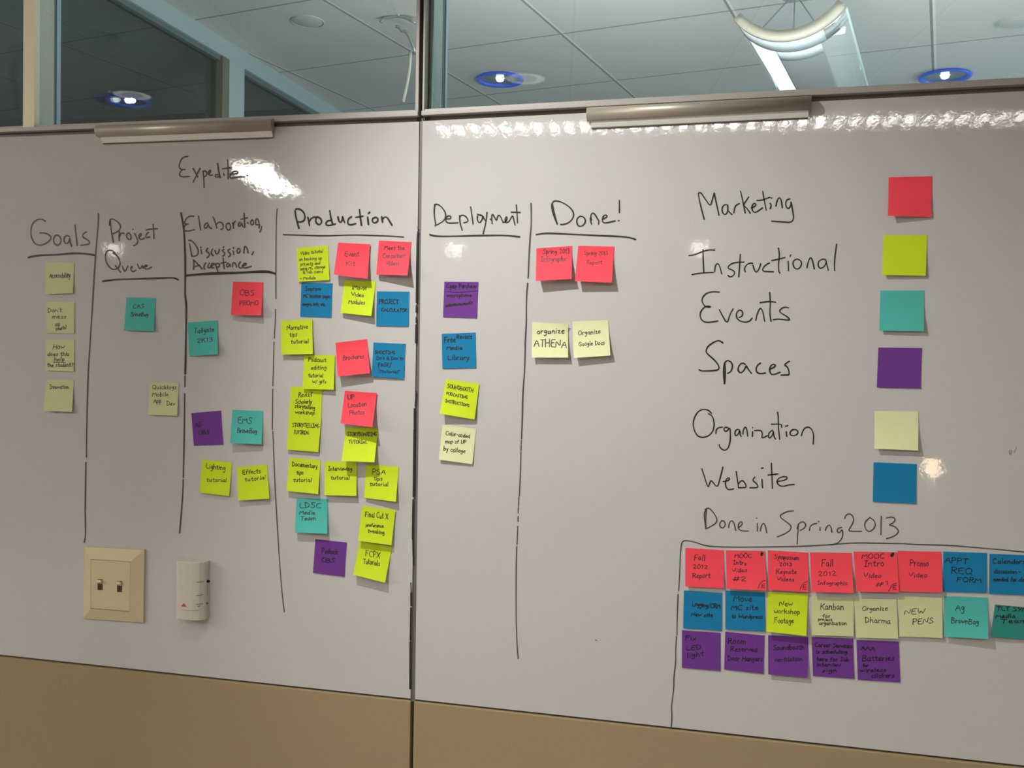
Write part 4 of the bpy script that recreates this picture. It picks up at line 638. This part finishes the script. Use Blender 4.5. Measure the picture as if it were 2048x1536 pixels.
# ------------------------------------------------------------------ wall sensor / remote in its cradle
q = rect([(359.8, 1225.5), (413.5, 1229.8), (416.5, 1122), (362, 1120)])
D = .030
sen = empty('wall_sensor', (sum(p.x for p in q)/4, 0, sum(p.z for p in q)/4), 'small white plastic wall sensor right of the light switch', 'wall sensor')
x0, x1 = q[0].x+.002, q[1].x+.006; zb, zt = q[0].z-.006, q[3].z+.004
zb += .0; prof = [(0, -.0005), (0, -.016), (.05, -.0235), (.16, -.028), (.40, -.030), (.68, -.029), (.86, -.0255), (.97, -.018), (1.0, -.012), (1.0, -.0005)]
bm = bmesh.new(); W = x1-x0; lo = [bm.verts.new((x0+W*u, y, zb)) for u, y in prof]; hi = [bm.verts.new((x0+W*u, y, zt)) for u, y in prof]
n = len(prof)
for k in range(n): bm.faces.new((lo[k], lo[(k+1) % n], hi[(k+1) % n], hi[k]))
bm.faces.new(lo[::-1]); bm.faces.new(hi); fix(bm, .0016)
link('body', bm, WHITEP, sen)
def on_sensor(px, py, e=.0003):
    x = on(1, -.028, px, py)
    u = min(max((x.x-x0)/W, .02), .98)
    for (u0, y0), (u1, y1) in zip(prof, prof[1:]):
        if u0 <= u <= u1 and u1 > u0: yy = y0+(y1-y0)*(u-u0)/(u1-u0)
    return Vector((x.x, yy-e, x.z))
def s_mark(name, wd, spec, ink, label=None, it=0):
    bm = bmesh.new()
    for st in nums(spec): ribbon(bm, [(140+a/6.4, 1070+b/6.4) for a, b in st], wd, lambda x, y: on_sensor(x, y, .0012), it, 0)
    return tag(link(name, bm, ink, sen), label)
s_mark('slider_slot', .9, '1722 640 1722 790', mat('slot_grey', (.18, .15, .13)))
s_mark('slider_lever', 4.2, '1728 600 1748 604|1726 612 1738 612', BLACKP, 'black slider lever')
s_mark('indicator', 3.6, '1718 890 1721 891', BLACKP, 'black round button')
s_mark('printed_mark', 1.3, '1620 606 1642 606|1650 607 1680 607|1620 773 1640 773|1648 774 1676 774|1615 888 1640 888|1648 889 1674 889|1635 914 1652 914', mat('grey_print', (.16, .14, .12)))
s_mark('printed_mark', .9, '1440 955 1500 958|1508 960 1560 963|1568 964 1640 968', mat('pale_print', (.36, .33, .28)))
s_mark('emblem', 1.7, '1432 905 1490 908|1445 893 1480 894|1455 878 1470 879|1468 888 1478 900', mat('red_print', (.50, .09, .06)), 'small red emblem')

# ------------------------------------------------------------------ things under the far ceiling
a11 = math.radians(11); AX = Vector((math.sin(a11), math.cos(a11), 0)); LAT = Vector((math.cos(a11), -math.sin(a11), 0))
C = on(2, 2.50, 1578, 84)         # lowest point of the near rim
R, HALF, LEN = .185, math.radians(52), 1.5
pend = empty('pendant_light', (C.x, C.y, 2.5), 'curved trough pendant light with one edge glowing as a daylight glint, hung behind the glass', 'pendant light')
def PT(t, s, r=R): return C + LAT*(r*math.sin(t)) + Vector((0, 0, R-r*math.cos(t))) + AX*s
def trough(name, t0, t1, s0, s1, material, th=.006, n=18):
    bm = bmesh.new(); o, i = [], []
    for k in range(n+1):
        t = t0+(t1-t0)*k/n
        o.append([bm.verts.new(PT(t, s0)), bm.verts.new(PT(t, s1))]); i.append([bm.verts.new(PT(t, s0, R-th)), bm.verts.new(PT(t, s1, R-th))])
    for k in range(n):
        bm.faces.new((o[k][0], o[k+1][0], o[k+1][1], o[k][1])); bm.faces.new((i[k][0], i[k][1], i[k+1][1], i[k+1][0]))
        for e in (0, 1): bm.faces.new((o[k][e], i[k][e], i[k+1][e], o[k+1][e]))
    for k in (0, n): bm.faces.new((o[k][0], o[k][1], i[k][1], i[k][0]))
    fix(bm); return link(name, bm, material, pend, True)
DEG = math.radians
FROST = glass_mat('frosted_shell', (.92, .95, .95), .04, .2)
SATIN = mat('satin_metal_band', (.58, .63, .68), rough=.35, metal=.1)
trough('end_rim', -HALF, HALF, -.03, 0, mat('beige_end_rim', (.46, .43, .36), rough=.5), .024)
trough('front_band', -HALF*.9, HALF*.55, 0, .085, SATIN)
trough('front_band', HALF*.55, HALF, 0, .085, FROST)
trough('joint_line', -HALF*.95, HALF*.8, .085, .089, mat('dark_joint', (.08, .09, .1)), .006)
trough('middle_band', -HALF*.3, HALF*.45, .089, .17, SATIN)
trough('glint_edge', -HALF*.78, -HALF*.30, .089, LEN, mat('daylight_glint_glow', (.85, .97, 1.0), emit=1.25))  # emission stands in for daylight mirrored on the metal shell
trough('lower_panel', -HALF*.30, HALF*.45, .17, LEN, mat('grey_panel', (.17, .19, .20), rough=.4))
trough('side_glass', HALF*.45, HALF, .089, LEN, FROST)
trough('side_glass', -HALF, -HALF*.78, .089, LEN, FROST)
bm = bmesh.new(); tube(bm, [PT(HALF, 0), PT(HALF, LEN)], .004); fix(bm); link('edge_bead', bm, mat('pale_glass_edge', (.55, .68, .62), rough=.2), pend)
topc = on(2, CEIL, 1590, -14)
for t, s in ((-HALF*.55, 0.0), (0.05, .02), (HALF*.5, 0.01)):
    bm = bmesh.new(); tube(bm, [PT(t, s, R-.02), topc], .0022, 6); fix(bm); link('cable', bm, mat('cable_grey', (.30, .31, .29), rough=.5), pend)
bm = bmesh.new(); lathe(bm, [(.001, -.016), (.04, -.014), (.05, -.004), (.05, 0)], topc, 24); fix(bm); link('canopy', bm, SILVER, pend)

hk = on(2, CEIL, 798, 30)
hook = empty('ceiling_hook', (hk.x, hk.y, CEIL), 'wire hoop and loose pale cable behind the glass, left of the seam', 'ceiling hook')
gz = mat('hook_wire', (.42, .46, .45), rough=.4, metal=.4)
bm = bmesh.new(); tube(bm, smooth([Vector(on(1, hk.y, *p)) for p in ((761, 45), (766, 38), (780, 34), (798, 32), (815, 36), (832, 46))]), .006); fix(bm); link('hoop', bm, gz, hook, True)
bm = bmesh.new(); tube(bm, [on(1, hk.y, 798, 32), on(1, hk.y, 787, -6)], .006); fix(bm); link('stem', bm, gz, hook, True)
bm = bmesh.new(); tube(bm, smooth([Vector(on(1, hk.y, *p)) for p in ((792, 53), (800, 55), (803, 63), (812, 62), (820, 76), (830, 104))]), .005); fix(bm); link('hook_arm', bm, gz, hook, True)
bm = bmesh.new(); tube(bm, smooth([Vector(on(1, hk.y, *p)) for p in ((821, 104), (820, 130), (815, 165), (806, 204))]), .006); fix(bm); link('cable', bm, mat('pale_cable', (.56, .57, .52), rough=.5), hook, True)

for (px, py), lab in (((2030, 44), 'round ceiling speaker disc beyond the glass at the far right top'), ((615, 42), 'faint round ceiling disc beyond the left glass pane')):
    c = on(2, CEIL, px, py); d = empty('ceiling_disc', (c.x, c.y, CEIL), lab, 'ceiling disc')
    bm = bmesh.new(); lathe(bm, [(.001, -.006), (.045, -.006), (.052, -.003), (.054, 0)], c, 32); fix(bm); link('disc_face', bm, mat('disc_white', (.60, .62, .60), rough=.6), d, True)
    bm = bmesh.new(); lathe(bm, [(.054, 0), (.055, -.005), (.058, -.005), (.059, 0)], c, 32); fix(bm); link('disc_rim', bm, mat('disc_rim_grey', (.5, .52, .51), rough=.6), d, True)

# ------------------------------------------------------------------ lamp behind the camera, seen only as a warm spot on the right board
fl = empty('floor_lamp', (.91, -3.0, 0), 'floor lamp with small warm globe, mirrored on the board beside the blue key note', 'floor lamp')
bm = bmesh.new(); lathe(bm, [(.001, .03), (.02, .03), (.13, .015), (.14, 0), (.001, 0)], (.91, -3.0, 0), 32); fix(bm); link('base', bm, BLACKP, fl, True)
bm = bmesh.new(); tube(bm, [(.91, -3.0, .02), (.91, -3.0, 1.09)], .010, 12); fix(bm); link('pole', bm, SILVER, fl, True)
bm = bmesh.new(); lathe(bm, [(.001, -.045), (.025, -.038), (.042, -.015), (.043, .010), (.030, .034), (.001, .045)], (.91, -3.0, 1.135), 24); fix(bm); link('globe', bm, mat('warm_globe_glow', (1.0, .78, .48), emit=17), fl, True)
